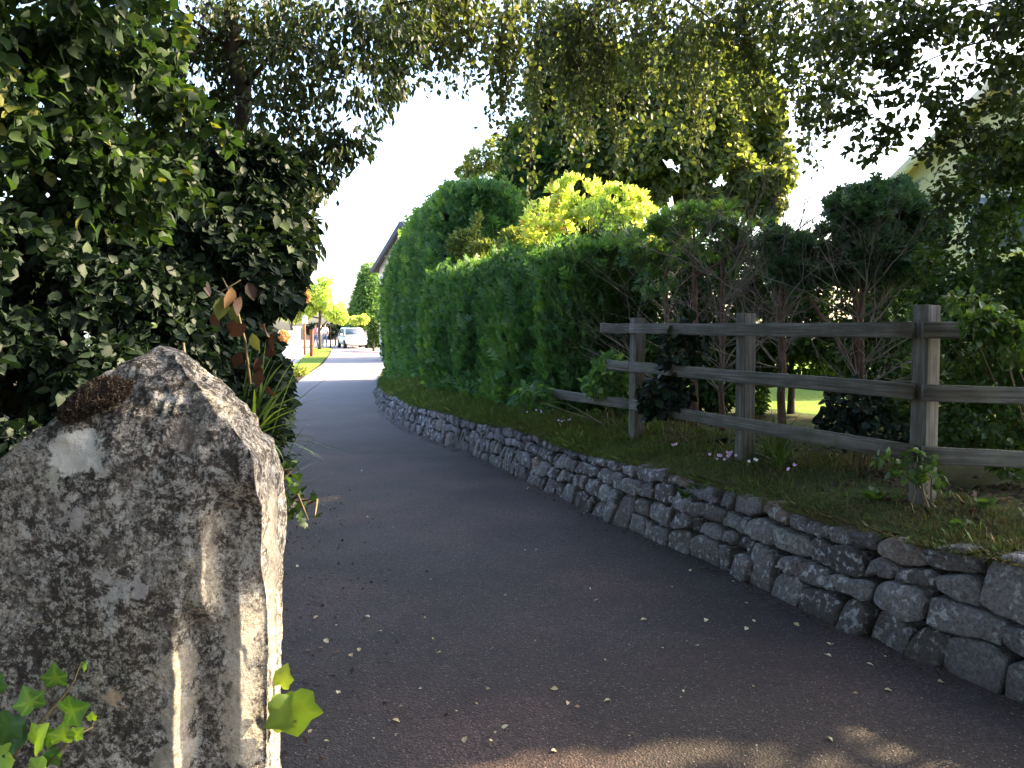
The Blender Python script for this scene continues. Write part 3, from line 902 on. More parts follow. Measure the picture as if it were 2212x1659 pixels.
    px = 212 + (80 * r * np.cos(a)) * 0.98; py = 875 - 0.42 * (px - 212) + 36 * r * np.sin(a) * (1 + .2 * np.sin(a * 3))
    Yp = np.interp(py, [757, 800, 865, 900, 940, 975], [1.005, 0.965, 0.935, 0.92, 0.91, 0.903]) - 0.006
    hgt = 0.018 * np.sqrt(np.clip(1 - r * r, 0, 1))
    lump = 0.006 * fbm(np.stack([px, py, px * 0], 1), 1 / 14., 4, 2)
    C = np.stack([(px - 1106) / F * Yp, Yp - hgt - lump * (hgt > .004), CAM_H - (py - 705) / F * Yp + 0.006], 1)
    D = np.array([0, -1.0, 0.6]) + g.normal(size=(n, 3)) * 0.5
    leaf_object("moss", C, D, rdir(n, g), 0.0055 * (0.7 + 0.6 * g.random(n)), T_NARROW, M['moss'], 0.5 + g.normal(size=n) * 0.25, root)
    return root
gatepost()

# ------------------------------------------------------------------ hedges
def hedge(name, label, base, half, hfun, zb, n, size, mat, seed, vbias=0.0, T=T_SPRAY, lean=0.0, endlight=0.0):
    """base: centre line (x,y) points; half: half thickness; hfun(t)->top height; clipped box with rounded shoulders"""
    g = np.random.default_rng(seed)
    P0, S0 = polyline(base, 60); L = S0[-1]
    root = empty(name, (P0[:, 0].mean(), P0[:, 1].mean(), zb), label, "hedge", None)
    def shape(u_, a, k=1.0):
        """u_ along, a in 0..1 from the road foot over the top to the back foot"""
        t = u_
        x_ = np.interp(t * L, S0, P0[:, 0]); y_ = np.interp(t * L, S0, P0[:, 1])
        dx = np.interp(t * L + .1, S0, P0[:, 0]) - np.interp(t * L - .1, S0, P0[:, 0]); dy = np.interp(t * L + .1, S0, P0[:, 1]) - np.interp(t * L - .1, S0, P0[:, 1])
        l_ = np.hypot(dx, dy) + 1e-9; nx_, ny_ = -dy / l_, dx / l_
        H = hfun(t) - zb
        th = np.pi * a
        e = 0.28
        cx = np.sign(np.cos(th)) * np.abs(np.cos(th)) ** e; cz = np.clip((np.abs(np.sin(th)) ** e - .2) / .8, 0, 1)
        endr = np.clip(np.minimum(t, 1 - t) * L / 0.35, 0, 1) ** 0.4
        w = half * (0.55 + 0.45 * endr) * k
        bulge = 1 + 0.10 * np.sin(np.clip(cz, 0, 1) * np.pi)
        zz_ = zb + H * cz * (0.93 + 0.07 * endr) * (1 - (1 - k) * 0.6)
        pos = np.stack([x_ + nx_ * cx * w * bulge, y_ + ny_ * cx * w * bulge, zz_], -1)
        nr = np.stack([nx_ * np.sign(cx) * np.abs(cx) ** 6, ny_ * np.sign(cx) * np.abs(cx) ** 6, np.abs(cz) ** 9 * (np.abs(cx) < .98)], -1)
        return pos, unit(nr + 1e-6)
    u_ = g.random(n)
    # area-uniform around the section
    aa = np.linspace(0.001, 0.999, 400); pp, _ = shape(np.full(400, 0.5), aa)
    d = np.concatenate([[0], np.cumsum(np.linalg.norm(np.diff(pp, axis=0), axis=1))])
    a = np.interp(g.random(n) * d[-1], d, aa)
    # ends
    ne = int(n * 0.16)
    Pm, Nm = shape(u_, a)
    ae = np.interp(g.random(ne) * d[-1], d, aa); ue = np.where(g.random(ne) < 0.85, 0.995, 0.005)
    Pe, _ = shape(ue, ae)
    ctr, _ = shape(ue, np.full(ne, 0.5)); r = np.sqrt(g.random(ne))[:, None]
    cx = ctr.copy(); cx[:, 2] = Pe[:, 2]
    rr = g.random(ne)[:, None]
    Pe = cx + (Pe - cx) * rr
    dirn = np.array([P0[-1, 0] - P0[-2, 0], P0[-1, 1] - P0[-2, 1], 0]); dirn /= np.linalg.norm(dirn)
    Ne = np.where((ue > .5)[:, None], dirn, -dirn)
    P_ = np.vstack([Pm, Pe]); N_ = np.vstack([Nm, Ne])
    isend = np.concatenate([np.zeros(n), np.ones(ne)])
    bul = fbm(P_ * np.array([1, 1, .35]), 2.2, seed, 3)
    P_ = P_ + N_ * (0.15 * bul + 0.05 * g.normal(size=len(P_)) * 0.6)[:, None]
    nn = len(P_)
    wild = g.random(nn) < .012; P_ = P_ + wild[:, None] * (N_ * .5 + np.array([0, 0, .5])) * (.14 * g.random(nn))[:, None]
    D = N_ * 0.55 + np.array([0, 0, 0.75]) + g.normal(size=(nn, 3)) * 0.42
    Nn = N_ * 1.0 + rdir(nn, g) * 0.8
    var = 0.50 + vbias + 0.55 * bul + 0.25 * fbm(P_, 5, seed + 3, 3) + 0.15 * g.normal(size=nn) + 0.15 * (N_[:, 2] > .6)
    S = size * (0.7 + 0.7 * g.random(nn)) * (1 + .7 * wild)
    core = MB()
    uu, av = np.meshgrid(np.linspace(0.012, 0.988, 60), np.linspace(0.001, 0.999, 40), indexing='ij')
    Vc, Nc = shape(uu.ravel(), av.ravel(), 0.90)
    Vc = Vc + Nc * (0.12 * fbm(Vc * np.array([1, 1, .35]), 2.2, seed, 3))[:, None]
    i, j = np.meshgrid(np.arange(59), np.arange(39), indexing='ij')
    q = np.stack([i * 40 + j, i * 40 + j + 1, (i + 1) * 40 + j + 1, (i + 1) * 40 + j], -1).reshape(-1, 4)
    # end caps
    q2 = [(k, k + 1, 39 - k - 1, 39 - k) for k in range(19)]
    q3 = [(59 * 40 + a_, 59 * 40 + b_, 59 * 40 + c_, 59 * 40 + d_) for a_, b_, c_, d_ in q2]
    core.add(Vc, np.vstack([q, q2, q3]))
    leaf_object("foliage", P_, D, Nn, S, T, mat, var, root, (core, M['core']))
    return root

hedge("clipped_hedge", "tall flat topped clipped cypress hedge, far higher than the hedge beside the fence", [(-2.95, 23.4), (-1.7, 19.1), (-0.53, 14.9)], 0.86,
      lambda t: 4.30 - 1.0 * (1 - t) ** 3, 0.12, 46000, 0.19, M['hedge'], 21, 0.02)
hedge("clipped_hedge", "lower clipped green cypress hedge running up to the wooden fence", [(-1.05, 14.1), (0.1, 11.4), (1.0, 9.4), (1.2, 8.95)], 0.55,
      lambda t: 2.50 + 0.03 * np.sin(t * 14), 0.5, 42000, 0.135, M['hedge'], 22, 0.0)

# ------------------------------------------------------------------ tree maker
def tree(name, label, base, height, clumps, N, size, T, mat, seed, r=0.15, bark='bark', group=None, cat="tree", limbs=5, lean=(0, 0), trunk_to=0.7, core=None, **kw):
    root = empty(name, base, label, cat, group)
    g = np.random.default_rng(seed)
    tb = MB()
    b = np.array(base, float); topz = b[2] + height * trunk_to
    pts = [b + np.array([lean[0] * k / 8 + g.normal() * .03 * height * .1, lean[1] * k / 8, (topz - b[2]) * k / 8 - .05]) for k in range(9)]
    tb.tube(pts, [r * (1.25 if k == 0 else 1 - .75 * k / 8) for k in range(9)], 9)
    cl = np.array([c[:3] for c in clumps])
    for k in range(limbs):
        c = cl[g.integers(len(cl))]; i = g.integers(3, 8)
        a = pts[i]; mid = (a + c) / 2 + g.normal(size=3) * .05 * height * .5
        q_ = [a, a * .6 + mid * .4, mid, mid * .5 + c * .5, c]
        tb.tube(q_, np.array([.5, .4, .3, .2, .06]) * r, 6)
    tb.build("trunk", M[bark], root, smooth=True)
    crown("crown", root, clumps, N, size, T, mat, seed, core=core, **kw)
    return root

# ------------------------------------------------------------------ trees and shrubs behind the hedges
g0 = np.random.default_rng(3)
def cone_clumps(px, pytop, pybot, wpx, Y, n=40, seed=0, top=0.08):
    g = np.random.default_rng(seed); out = []
    for k in range(n):
        t = (k + 0.5) / n
        w = wpx * (top + (1 - top) * t ** 0.8)
        a = g.random() * 2 * np.pi
        rr = w * 0.55
        out.append(pc(px + math.cos(a) * rr * 0.9, pytop + (pybot - pytop) * t, Y + math.sin(a) * rr / F * Y, w * 0.5, (pybot - pytop) * 0.07, w * 0.5 / F * Y))
    return out
bz = 0.5
p = at(1215, 0, 19)
tree("conifer_tree", "tall dark green conifer rising behind the tall clipped hedge", (p.x, 19, 0.2), 8, cone_clumps(1225, 40, 520, 185, 19, 50, 1), 34000, 0.34, T_SPRAY, M['conifer'], 31, r=0.25, droop=0.5, out=1.0, shell=.6, cull=-.2, freq=1.0, trunk_to=.9, limbs=0)
p = at(1470, 0, 17)
cl = [pc(1400, 200, 17, 100, 110, 1.2), pc(1290, 200, 17.6, 90, 120, 1), pc(1260, 330, 17.6, 80, 100, 1), pc(1240, 110, 18, 50, 60, .8), pc(1500, 260, 17, 120, 110, 1.3), pc(1600, 260, 17.3, 90, 110, 1.2), pc(1640, 360, 17, 75, 90, 1), pc(1560, 370, 16.8, 90, 80, 1), pc(1420, 330, 16.6, 100, 90, 1), pc(1340, 300, 17.5, 80, 110, 1), pc(1500, 140, 17.5, 90, 80, 1), pc(1600, 170, 17.6, 60, 60, .8), pc(1385, 400, 16.8, 60, 50, .8), pc(1650, 440, 17, 40, 45, .6), pc(1540, 440, 16.6, 70, 40, .6)]
tree("broadleaf_tree", "broad olive green tree beyond the garden with sunlit yellow edges", (p.x, 17, 0.5), 7.5, cl, 52000, 0.15, T_OV, M['lf_bg'], 32, r=0.24, cull=-.12, freq=1.1, shell=.45, limbs=9, trunk_to=.55, droop=.5)
p = at(1035, 0, 26)
tree("birch_tree", "small pale feathery tree top behind the tall clipped hedge", (p.x, 26, 0.2), 6.5, [pc(1030, 350, 26, 28, 28, .6), pc(1070, 330, 26, 30, 40, .6), pc(1000, 372, 26, 18, 14, .4), pc(1050, 390, 26, 40, 30, .6)], 2600, 0.13, T_DIA, M['lf_bg'], 33, r=.1, cull=-.1, freq=2)
# golden sunlit shrub
p = at(1290, 0, 10.8)
cl = [pc(1180, 480, 11.2, 50, 50, .5), pc(1240, 440, 11.2, 45, 60, .5), pc(1270, 420, 11.0, 28, 34, .3), pc(1330, 455, 10.8, 50, 52, .5), pc(1400, 490, 10.6, 60, 40, .5), pc(1290, 490, 10.8, 70, 50, .5), pc(1455, 505, 10.3, 45, 26, .4), pc(1375, 440, 10.8, 24, 24, .3), pc(1205, 425, 11.2, 22, 26, .3)]
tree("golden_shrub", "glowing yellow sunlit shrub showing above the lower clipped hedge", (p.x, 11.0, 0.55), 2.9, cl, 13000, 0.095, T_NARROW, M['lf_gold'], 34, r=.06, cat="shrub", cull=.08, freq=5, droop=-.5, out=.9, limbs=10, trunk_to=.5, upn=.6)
# pale grassy shoots between the hedges
p = at(1040, 0, 14.0)
tree("wild_shrub", "pale thin leaved shrub growing in the gap between the two clipped hedges", (p.x + .2, 14.1, 0.5), 2.6, [pc(1010, 530, 14.3, 45, 30, .3), pc(1060, 545, 14.0, 60, 26, .3), pc(1035, 500, 14.2, 10, 40, .1), pc(1110, 520, 13.6, 30, 26, .3)], 3800, 0.09, T_NARROW, M['lf_bg'], 35, r=.03, cat="shrub", cull=-.3, droop=-.6, limbs=6, trunk_to=.6, bias=.1)
# overhanging cypress fronds at the end of the low hedge
def cyp(name, label, px, Y, zb, hh, clumps, N, size, mat, seed, r=0.05, **kw):
    pp = at(px, 700, Y)
    return tree(name, label, (pp.x, Y, zb), hh, clumps, N, size, T_SPRAY, mat, seed, r=r, bark='redbark', cat="conifer", out=1.0, droop=kw.pop('droop', 0.1), shell=.5, **kw)
cyp("cypress_tree", "straggly cypress with arching fronds and bare lower branches at the hedge end", 1500, 7.6, 0.6, 2.4,
    [pc(1490, 480, 7.8, 80, 26, .35), pc(1560, 475, 7.6, 90, 28, .35), pc(1430, 530, 7.9, 90, 36, .4), pc(1530, 520, 7.6, 90, 32, .4), pc(1620, 500, 7.5, 50, 28, .3), pc(1400, 590, 7.9, 50, 40, .3), pc(1640, 530, 7.4, 70, 30, .3)], 3800, 0.12, M['hedge'], 36, cull=.02, freq=3, bias=0.05, limbs=4, trunk_to=.85, r=.045)
cyp("cypress_tree", "bushy blue green cypress with a domed top beside the cream house", 1850, 6.6, 0.6, 2.6,
    [pc(1830, 490, 6.6, 85, 50, .4), pc(1920, 490, 6.7, 70, 60, .4), pc(1780, 540, 6.4, 55, 42, .3), pc(1880, 560, 6.3, 90, 44, .35), pc(1950, 560, 6.6, 50, 50, .35), pc(1850, 445, 6.8, 60, 26, .3), pc(1915, 455, 6.8, 60, 24, .3), pc(1700, 520, 6.9, 55, 22, .3), pc(1985, 500, 6.9, 30, 60, .3), pc(1760, 480, 6.7, 60, 26, .3), pc(1950, 430, 6.9, 22, 26, .2), pc(1880, 425, 6.9, 20, 22, .2), pc(1720, 590, 6.6, 40, 20, .2)], 13000, 0.13, M['bluecon'], 37, cull=.02, freq=4.5, limbs=3, trunk_to=.7, r=.05)

# bare trunks and dead branches behind the fence
def dead_tree(px, pyt, Y, r, seed, label, n=26, L=0.9, lean=0.0, bark='redbark'):
    g = np.random.default_rng(seed)
    b = at(px, 700, Y); zb = 0.55
    root = empty("bare_cypress", (b.x, Y, zb), label, "tree", "bare cypress stems behind the fence")
    top = CAM_H - (pyt - 705) / F * Y
    m_ = MB()
    pts = [np.array((b.x + lean * k / 8 + g.normal() * .008, Y + g.normal() * .01, zb + (top - zb) * k / 8)) for k in range(9)]
    m_.tube(pts, [r * (1.3 if k == 0 else 1 - .35 * k / 8) for k in range(9)], 10)
    m_.build("trunk", M[bark], root, smooth=True)
    t_ = MB()
    for k in range(n):
        i = g.integers(2, 9); a = g.random() * 2 * np.pi
        d = np.array((math.cos(a), math.sin(a) * .7 - .25, 0.35 + 0.4 * g.random()))
        branchy(t_, pts[i], d, L * (.6 + .8 * g.random()), 0.0058 + .003 * g.random(), 2, g, .5, .3, 4, 3, .3)
    t_.build("branch", M['twig'], root)
    return root
dead_tree(1690, 520, 6.7, 0.038, 41, "reddish bare cypress trunk rising behind the middle of the fence", 34, .85)
dead_tree(1560, 560, 7.3, 0.030, 42, "thin bare stem with tangled grey twigs left of the reddish trunk", 34, .9)
dead_tree(1440, 590, 8.0, 0.032, 43, "bare twiggy stem in the shadow at the end of the hedge", 26, .9)
dead_tree(1860, 590, 6.2, 0.026, 44, "twiggy dead stem under the blue green cypress", 34, .7)
# a dark screen of twiggy evergreen shrubs behind them (what closes the view under the crowns)
sh = [(1330, 640, 9.4, 90, 190, .5), (1440, 660, 9.0, 90, 150, .5), (1560, 640, 8.8, 90, 110, .45), (1700, 620, 8.6, 90, 95, .45), (1830, 640, 8.2, 80, 110, .4), (1930, 680, 7.6, 70, 150, .4), (1470, 800, 8.6, 130, 90, .4), (1600, 775, 8.7, 60, 60, .3), (1900, 830, 7.4, 60, 90, .35), (1800, 745, 8.2, 120, 38, .3), (1640, 600, 8.9, 100, 70, .4), (1720, 560, 8.9, 90, 60, .4), (1560, 740, 8.8, 90, 60, .3), (1700, 700, 8.8, 120, 60, .3), (2030, 860, 6.6, 90, 110, .3), (2150, 860, 6.4, 90, 140, .3), (1530, 840, 8.4, 70, 50, .3), (1400, 860, 8.4, 90, 60, .3), (1870, 760, 7.8, 70, 70, .3), (1700, 785, 8.8, 140, 32, .3), (1620, 850, 8.6, 30, 60, .2)]
tree("evergreen_shrub", "dark loose evergreen shrub filling the shade behind the fence", (3.2, 8.8, 0.55), 2.4, [pc(*c) for c in sh], 42000, 0.085, T_NARROW, M['conifer'], 45, r=.05, cat="shrub", cull=-.2, freq=3, limbs=14, trunk_to=.5, bias=-.1)

# leafy plants around the fence
def plant(name, label, clumps, N, size, mat, seed, base=None, T=T_OV, cat="shrub", stems=10, group=None, **kw):
    c0 = np.array([c[:3] for c in clumps])
    b = base or (c0[:, 0].mean(), c0[:, 1].mean(), bank_at(c0[:, 0].mean(), c0[:, 1].mean()) if c0[:, 0].mean() > 0 else 0.0)
    root = empty(name, b, label, cat, group)
    g = np.random.default_rng(seed)
    m_ = MB()
    for k in range(stems):
        c = clumps[g.integers(len(clumps))]
        e = np.array(c[:3]) + rdir(1, g)[0] * np.array(c[3:6]) * .8
        s0 = np.array(b) + g.normal(size=3) * np.array([.05, .05, 0])
        mid = (s0 + e) / 2 + g.normal(size=3) * .04 + np.array([0, 0, .05])
        m_.tube([s0, s0 * .5 + mid * .5 + g.normal(size=3) * .01, mid, mid * .4 + e * .6, e], [.008, .007, .005, .004, .002], 4, cap=False)
    if stems: m_.build("stem", M['stem'], root)
    crown("foliage", root, clumps, N, size, T, mat, seed, **kw)
    return root
plant("laurel_sapling", "dark glossy young laurel poking through the fence between its two left posts", [pc(1470, 760, 6.5, 50, 70, .2), pc(1440, 850, 6.5, 60, 40, .2), pc(1500, 720, 6.4, 30, 30, .15), pc(1420, 870, 6.6, 40, 30, .2)], 620, 0.085, M['lf_dark'], 51, base=(1.40, 6.6, .6), cull=-1)
plant("laurel_sapling", "dark leafy sapling low behind the fence beside its right post", [pc(1850, 870, 5.2, 60, 50, .25), pc(1900, 930, 5.0, 50, 40, .2), pc(1820, 920, 5.2, 50, 40, .2)], 900, 0.06, M['lf_dark'], 52, base=(2.35, 5.2, .6), cull=-1)
plant("fern_bush", "yellow green feathery fronds at the lower end of the hedge by the first post", [pc(1320, 800, 7.5, 40, 34, .15), pc(1310, 830, 7.5, 50, 30, .15), pc(1150, 850, 8.2, 40, 16, .12)], 1000, 0.09, M['hedge'], 53, base=(1.0, 7.6, .6), T=T_SPRAY, cull=-1, bias=.1, stems=4)
plant("trailing_plant", "bright leafy trailing stems hanging round the foot of the right fence post", [pc(1990, 1000, 4.22, 26, 36, .05), pc(2010, 1030, 4.15, 30, 16, .06), pc(1925, 995, 4.3, 40, 12, .05), pc(1960, 1020, 4.2, 40, 14, .05)], 150, 0.045, M['lf_beech'], 54, base=(2.3, 4.2, .62), cull=-1, stems=5, bias=.15)
# beech growing at the right, trunk beyond the frame edge
sc_r = [(2160, 420, 5.6, 80, 90, .5), (2190, 520, 5.4, 85, 110, .5), (2130, 640, 5.3, 120, 80, .45), (2050, 640, 5.4, 60, 60, .3), (2160, 760, 5.1, 110, 70, .4), (2080, 770, 5.2, 60, 50, .3), (2040, 820, 5.2, 40, 30, .2), (2170, 900, 5.0, 100, 60, .4), (2100, 940, 4.9, 80, 40, .3), (2180, 340, 5.5, 90, 60, .4), (2020, 560, 5.6, 30, 40, .2), (2060, 700, 5.0, 50, 24, .2), (2200, 1000, 4.7, 60, 30, .3), (2090, 870, 5.0, 50, 40, .3), (2290, 700, 5.0, 90, 260, .5), (2140, 705, 4.05, 66, 40, .06, 3), (2200, 760, 4.0, 40, 60, .08, 2), (2110, 650, 4.4, 60, 30, .2)]
plant("beech_shrub", "green small leaved beech growing over the right end of the fence", [pc(*c) for c in sc_r], 16000, 0.045, M['lf_beech'], 55, base=(3.5, 5.0, .6), T=T_FINE, cull=-.12, freq=6, stems=22, bias=0.0, shell=.35)

# tall grass tuft and strap leaves
def tuft(name, label, pos, n, L, w, mat, seed, spread=.5, group=None, cat="plant", az=None, lean=0.0):
    g = np.random.default_rng(seed); m_ = MB()
    root = empty(name, pos, label, cat, group)
    for k in range(n):
        a = g.random() * 2 * np.pi if az is None else az + g.normal() * .75
        el = R(88) - spread * g.random() * 1.1
        l_ = L * (.55 + .6 * g.random()); d = np.array((math.cos(a) * math.cos(el), math.sin(a) * math.cos(el), math.sin(el)))
        p_ = np.array(pos) + g.normal(size=3) * np.array([.04, .04, 0]); sdn = unit(np.cross(d, (0, 0, 1)) + 1e-6)
        V = []; ns_ = 8
        for i in range(ns_ + 1):
            t = i / ns_; ww = w * (1 - t) ** .6 * (.5 + min(t * 3, .5))
            V.append(p_ - sdn * ww); V.append(p_ + sdn * ww + np.array([0, 0, ww * .4]))
            d = unit(d + np.array([0, 0, -.16 * (1 + lean)]) * (t + .2)); p_ = p_ + d * l_ / ns_
        m_.add(V, [(2 * i, 2 * i + 1, 2 * i + 3, 2 * i + 2) for i in range(ns_)], var=float(np.clip(g.normal() * .25 + .5, 0, 1)))
    m_.build("blades", mat, root)
    return root
tuft("grass_tuft", "clump of long grass leaves arching at the foot of the reddish trunk", (1.98, 5.75, .6), 60, .42, .006, M['strap'], 61, .8)
tuft("grass_tuft", "thin long grass clump leaning out below the bottom fence rail beside the middle post", (1.90, 5.45, .6), 34, .34, .005, M['strap'], 62, 1.0)
tuft("strap_leaved_plant", "dark arching strap leaved plant leaning over the road beside the gatepost", (-1.04, 3.0, 1.12), 60, .42, .0095, M['strap'], 63, 1.25, az=0.0)
tuft("strap_leaved_plant", "strap leaved plant among the shrubs further up the left edge of the road", (-1.45, 4.4, 0.5), 40, .6, .010, M['strap'], 64, 1.1, az=-0.2)

# ------------------------------------------------------------------ shrubs on the left
TALL = [(590, 480, 4.8, 80, 70, .5), (620, 400, 5.0, 60, 50, .4), (560, 380, 5.0, 100, 80, .5), (640, 545, 4.7, 34, 40, .25), (560, 580, 4.5, 95, 75, .5), (600, 640, 4.3, 60, 34, .3), (480, 520, 4.6, 120, 120, .6), (480, 680, 4.3, 110, 80, .5), (420, 420, 4.8, 120, 90, .6), (340, 560, 4.6, 120, 140, .6), (530, 760, 4.0, 60, 60, .3), (430, 800, 4.2, 130, 80, .5), (560, 830, 3.9, 50, 40, .3), (580, 870, 3.8, 40, 40, .2), (560, 930, 3.6, 50, 60, .2), (575, 1010, 3.4, 30, 50, .2)]
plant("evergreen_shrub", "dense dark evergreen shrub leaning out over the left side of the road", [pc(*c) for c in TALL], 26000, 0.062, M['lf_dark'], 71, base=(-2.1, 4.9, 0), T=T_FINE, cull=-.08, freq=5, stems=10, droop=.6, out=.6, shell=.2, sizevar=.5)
LOW = [(260, 640, 2.9, 190, 110, .4), (120, 640, 2.7, 170, 130, .4), (350, 720, 3.0, 150, 80, .4), (60, 800, 2.5, 140, 120, .4), (200, 800, 2.6, 140, 90, .4), (440, 790, 3.1, 110, 60, .35), (500, 900, 3.1, 100, 60, .3), (0, 600, 2.4, 100, 160, .4), (330, 880, 2.9, 120, 80, .3), (40, 930, 2.3, 100, 60, .3), (560, 930, 3.0, 40, 40, .2)]
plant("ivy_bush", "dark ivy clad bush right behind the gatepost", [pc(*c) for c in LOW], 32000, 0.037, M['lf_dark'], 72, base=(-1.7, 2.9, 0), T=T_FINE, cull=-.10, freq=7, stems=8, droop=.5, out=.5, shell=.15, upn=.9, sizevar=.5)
UPR = [(80, 80, 2.5, 130, 110, .35), (230, 130, 2.7, 120, 90, .35), (60, 250, 2.5, 130, 110, .35), (330, 230, 2.9, 110, 90, .35), (180, 330, 2.7, 150, 100, .35), (330, 380, 3.0, 120, 80, .35), (60, 430, 2.6, 120, 100, .35), (-40, 100, 2.3, 100, 200, .3), (430, 300, 3.2, 70, 60, .3), (200, 460, 2.9, 150, 90, .35), (150, 30, 2.4, 160, 60, .3), (330, 60, 2.9, 60, 70, .3), (130, 320, 3.3, 200, 120, .3), (120, 140, 3.2, 160, 120, .3)]
plant("broadleaf_shrub", "tall green shrub with pointed leaves arching high above the gatepost", [pc(*c) for c in UPR], 9500, 0.048, M['lf_mid'], 73, base=(-2.4, 3.2, 0), T=T_FINE, cull=.07, freq=6, stems=0, droop=.5, shell=.1, upn=1.0, sizevar=.5)
plant("evergreen_shrub", "low dark bushes lining the left edge of the lane beyond the withered climber", [pc(*c) for c in ((560, 850, 8, 50, 50, .5), (590, 815, 11, 36, 26, .6), (570, 900, 7, 40, 50, .4), (530, 800, 9, 60, 60, .6), (560, 960, 6, 40, 60, .3), (600, 790, 15, 26, 20, .6))], 9000, 0.055, M['lf_dark'], 76, base=(-2.9, 8.0, 0), T=T_OV, cull=-.3, freq=3, stems=8, shell=.4)
# left tree with the leaning trunk
def left_tree():
    root = empty("leaning_tree", (-2.15, 6.0, 0), "tree with a bent bare trunk and open crown above the dark shrubs", "tree")
    m_ = MB()
    Y = 5.8
    P_ = [(-2.25, 6.1, 0.0), (-2.2, 6.0, 1.2)] + [tuple(at(*q_)) for q_ in ((492, 345, 5.8), (508, 300, 5.8), (528, 240, 5.8), (528, 205, 5.8), (516, 165, 5.8), (506, 110, 5.8), (500, 50, 5.8), (494, -10, 5.8), (480, -120, 5.9))]
    m_.tube(P_, [.10, .085, .062, .060, .055, .056, .056, .054, .050, .046, .035], 10)
    m_.build("trunk", M['bark'], root, smooth=True)
    for pts, r_ in (([(505, 95, 5.8), (580, 90, 5.7), (660, 105, 5.6), (740, 120, 5.5)], .030), ([(525, 190, 5.8), (560, 150, 5.7), (600, 100, 5.6), (660, 30, 5.5)], .022), ([(500, 110, 5.8), (440, 60, 5.8), (370, 10, 5.9)], .024), ([(525, 210, 5.8), (600, 230, 5.6), (680, 250, 5.5)], .012), ([(500, 60, 5.8), (450, 90, 5.7), (390, 140, 5.6), (330, 200, 5.5)], .010)):
        b_ = MB(); pp = [tuple(at(*q_)) for q_ in pts]; b_.tube(pp, np.linspace(r_, r_ * .3, len(pp)), 7)
        b_.build("limb", M['bark'], root, smooth=True)
    cl_ = [(720, 60, 5.6, 150, 80, .5), (820, 90, 5.6, 100, 80, .5), (640, 150, 5.5, 120, 80, .5), (760, 200, 5.4, 110, 80, .5), (600, 260, 5.4, 100, 70, .45), (690, 300, 5.3, 90, 60, .4), (650, 380, 5.2, 80, 60, .4), (440, 60, 6.0, 140, 90, .5), (380, 180, 6.0, 120, 80, .5), (850, 170, 5.6, 50, 50, .3), (580, 40, 5.8, 120, 80, .5), (420, 270, 5.8, 90, 60, .4), (700, 420, 5.0, 30, 26, .2), (250, 60, 6.2, 140, 90, .5), (480, 330, 5.9, 90, 60, .4), (340, 300, 6.1, 110, 80, .4), (200, 200, 6.2, 120, 90, .4), (740, 330, 5.2, 50, 40, .3), (560, 330, 5.4, 90, 50, .3), (900, 60, 5.8, 60, 50, .3), (450, 180, 6.0, 110, 110, .4), (560, 160, 6.1, 90, 90, .3), (600, 330, 5.3, 80, 60, .3), (680, 370, 5.2, 50, 50, .25), (655, 450, 5.0, 50, 50, .25), (665, 530, 4.9, 30, 50, .2), (520, 60, 6.2, 110, 70, .3), (400, 330, 6.0, 90, 60, .3), (760, 300, 5.3, 60, 40, .3), (500, 300, 5.4, 70, 40, .2)]
    crown("crown", root, [pc(*c) for c in cl_], 19500, 0.053, T_FINEN, M['lf_canopy'], 74, cull=.0, freq=7, droop=1.0, shell=.0, bias=-.05)
left_tree()
# withered climber
def withered():
    root = empty("withered_climber", (-1.05, 3.0, 0.6), "climbing plant with large hanging brown withered leaves by the dark shrub", "plant")
    g = np.random.default_rng(8)
    m_ = MB()
    m_.tube([at(395, 800, 2.7), at(398, 770, 2.7), at(396, 740, 2.7)], [.006, .007, .005], 6)
    m_.tube([at(540, 830, 2.9), at(530, 740, 2.9), at(510, 660, 2.9), at(480, 600, 2.9)], [.006, .005, .004, .003], 5)
    m_.tube([at(430, 660, 2.9), at(470, 635, 2.9), at(520, 605, 2.9)], [.002, .003, .002], 5)
    m_.build("stem", M['stem'], root)
    L_ = [(500, 620, .9, .95), (520, 640, .2, .8), (480, 640, 1.0, 1.0), (505, 690, .3, .7), (530, 700, .25, .85), (570, 700, .2, .9), (590, 720, .1, .7), (545, 720, 1.0, .8), (520, 760, .2, .8), (550, 780, .1, .8), (450, 610, .3, .7), (385, 620, .2, .7), (580, 750, .1, .8), (500, 660, 1.0, 1.0), (560, 770, .2, .7), (535, 610, .1, .8), (560, 800, .3, .8), (575, 830, .1, .7), (455, 680, .4, .6)]
    C = np.array([tuple(at(a, b, 2.85 + g.normal() * .06)) for a, b, c, d in L_])
    D = np.array([0, 0, -1.0]) + g.normal(size=(len(L_), 3)) * .3
    N_ = np.array([0, -1.0, 0]) + g.normal(size=(len(L_), 3)) * .7
    leaf_object("leaves", C, D, N_, np.array([.088 * d for *_, d in L_]), T_fine(.33, .35), M['lf_brown'], np.array([c * .9 for _, _, c, _ in L_]), root)
withered()
plant("ivy_sprig", "light green ivy sprigs trailing over the road edge beside the gatepost", [pc(625, 1010, 2.5, 20, 22, .05), pc(650, 1085, 2.45, 30, 36, .05), pc(672, 1130, 2.4, 10, 20, .04), pc(620, 1060, 2.5, 18, 40, .05)], 36, 0.032, M['lf_mid'], 75, base=(-.80, 2.6, .95), T=T_IVY, cull=-1, stems=7, upn=.4, cat="plant", bias=-.2)

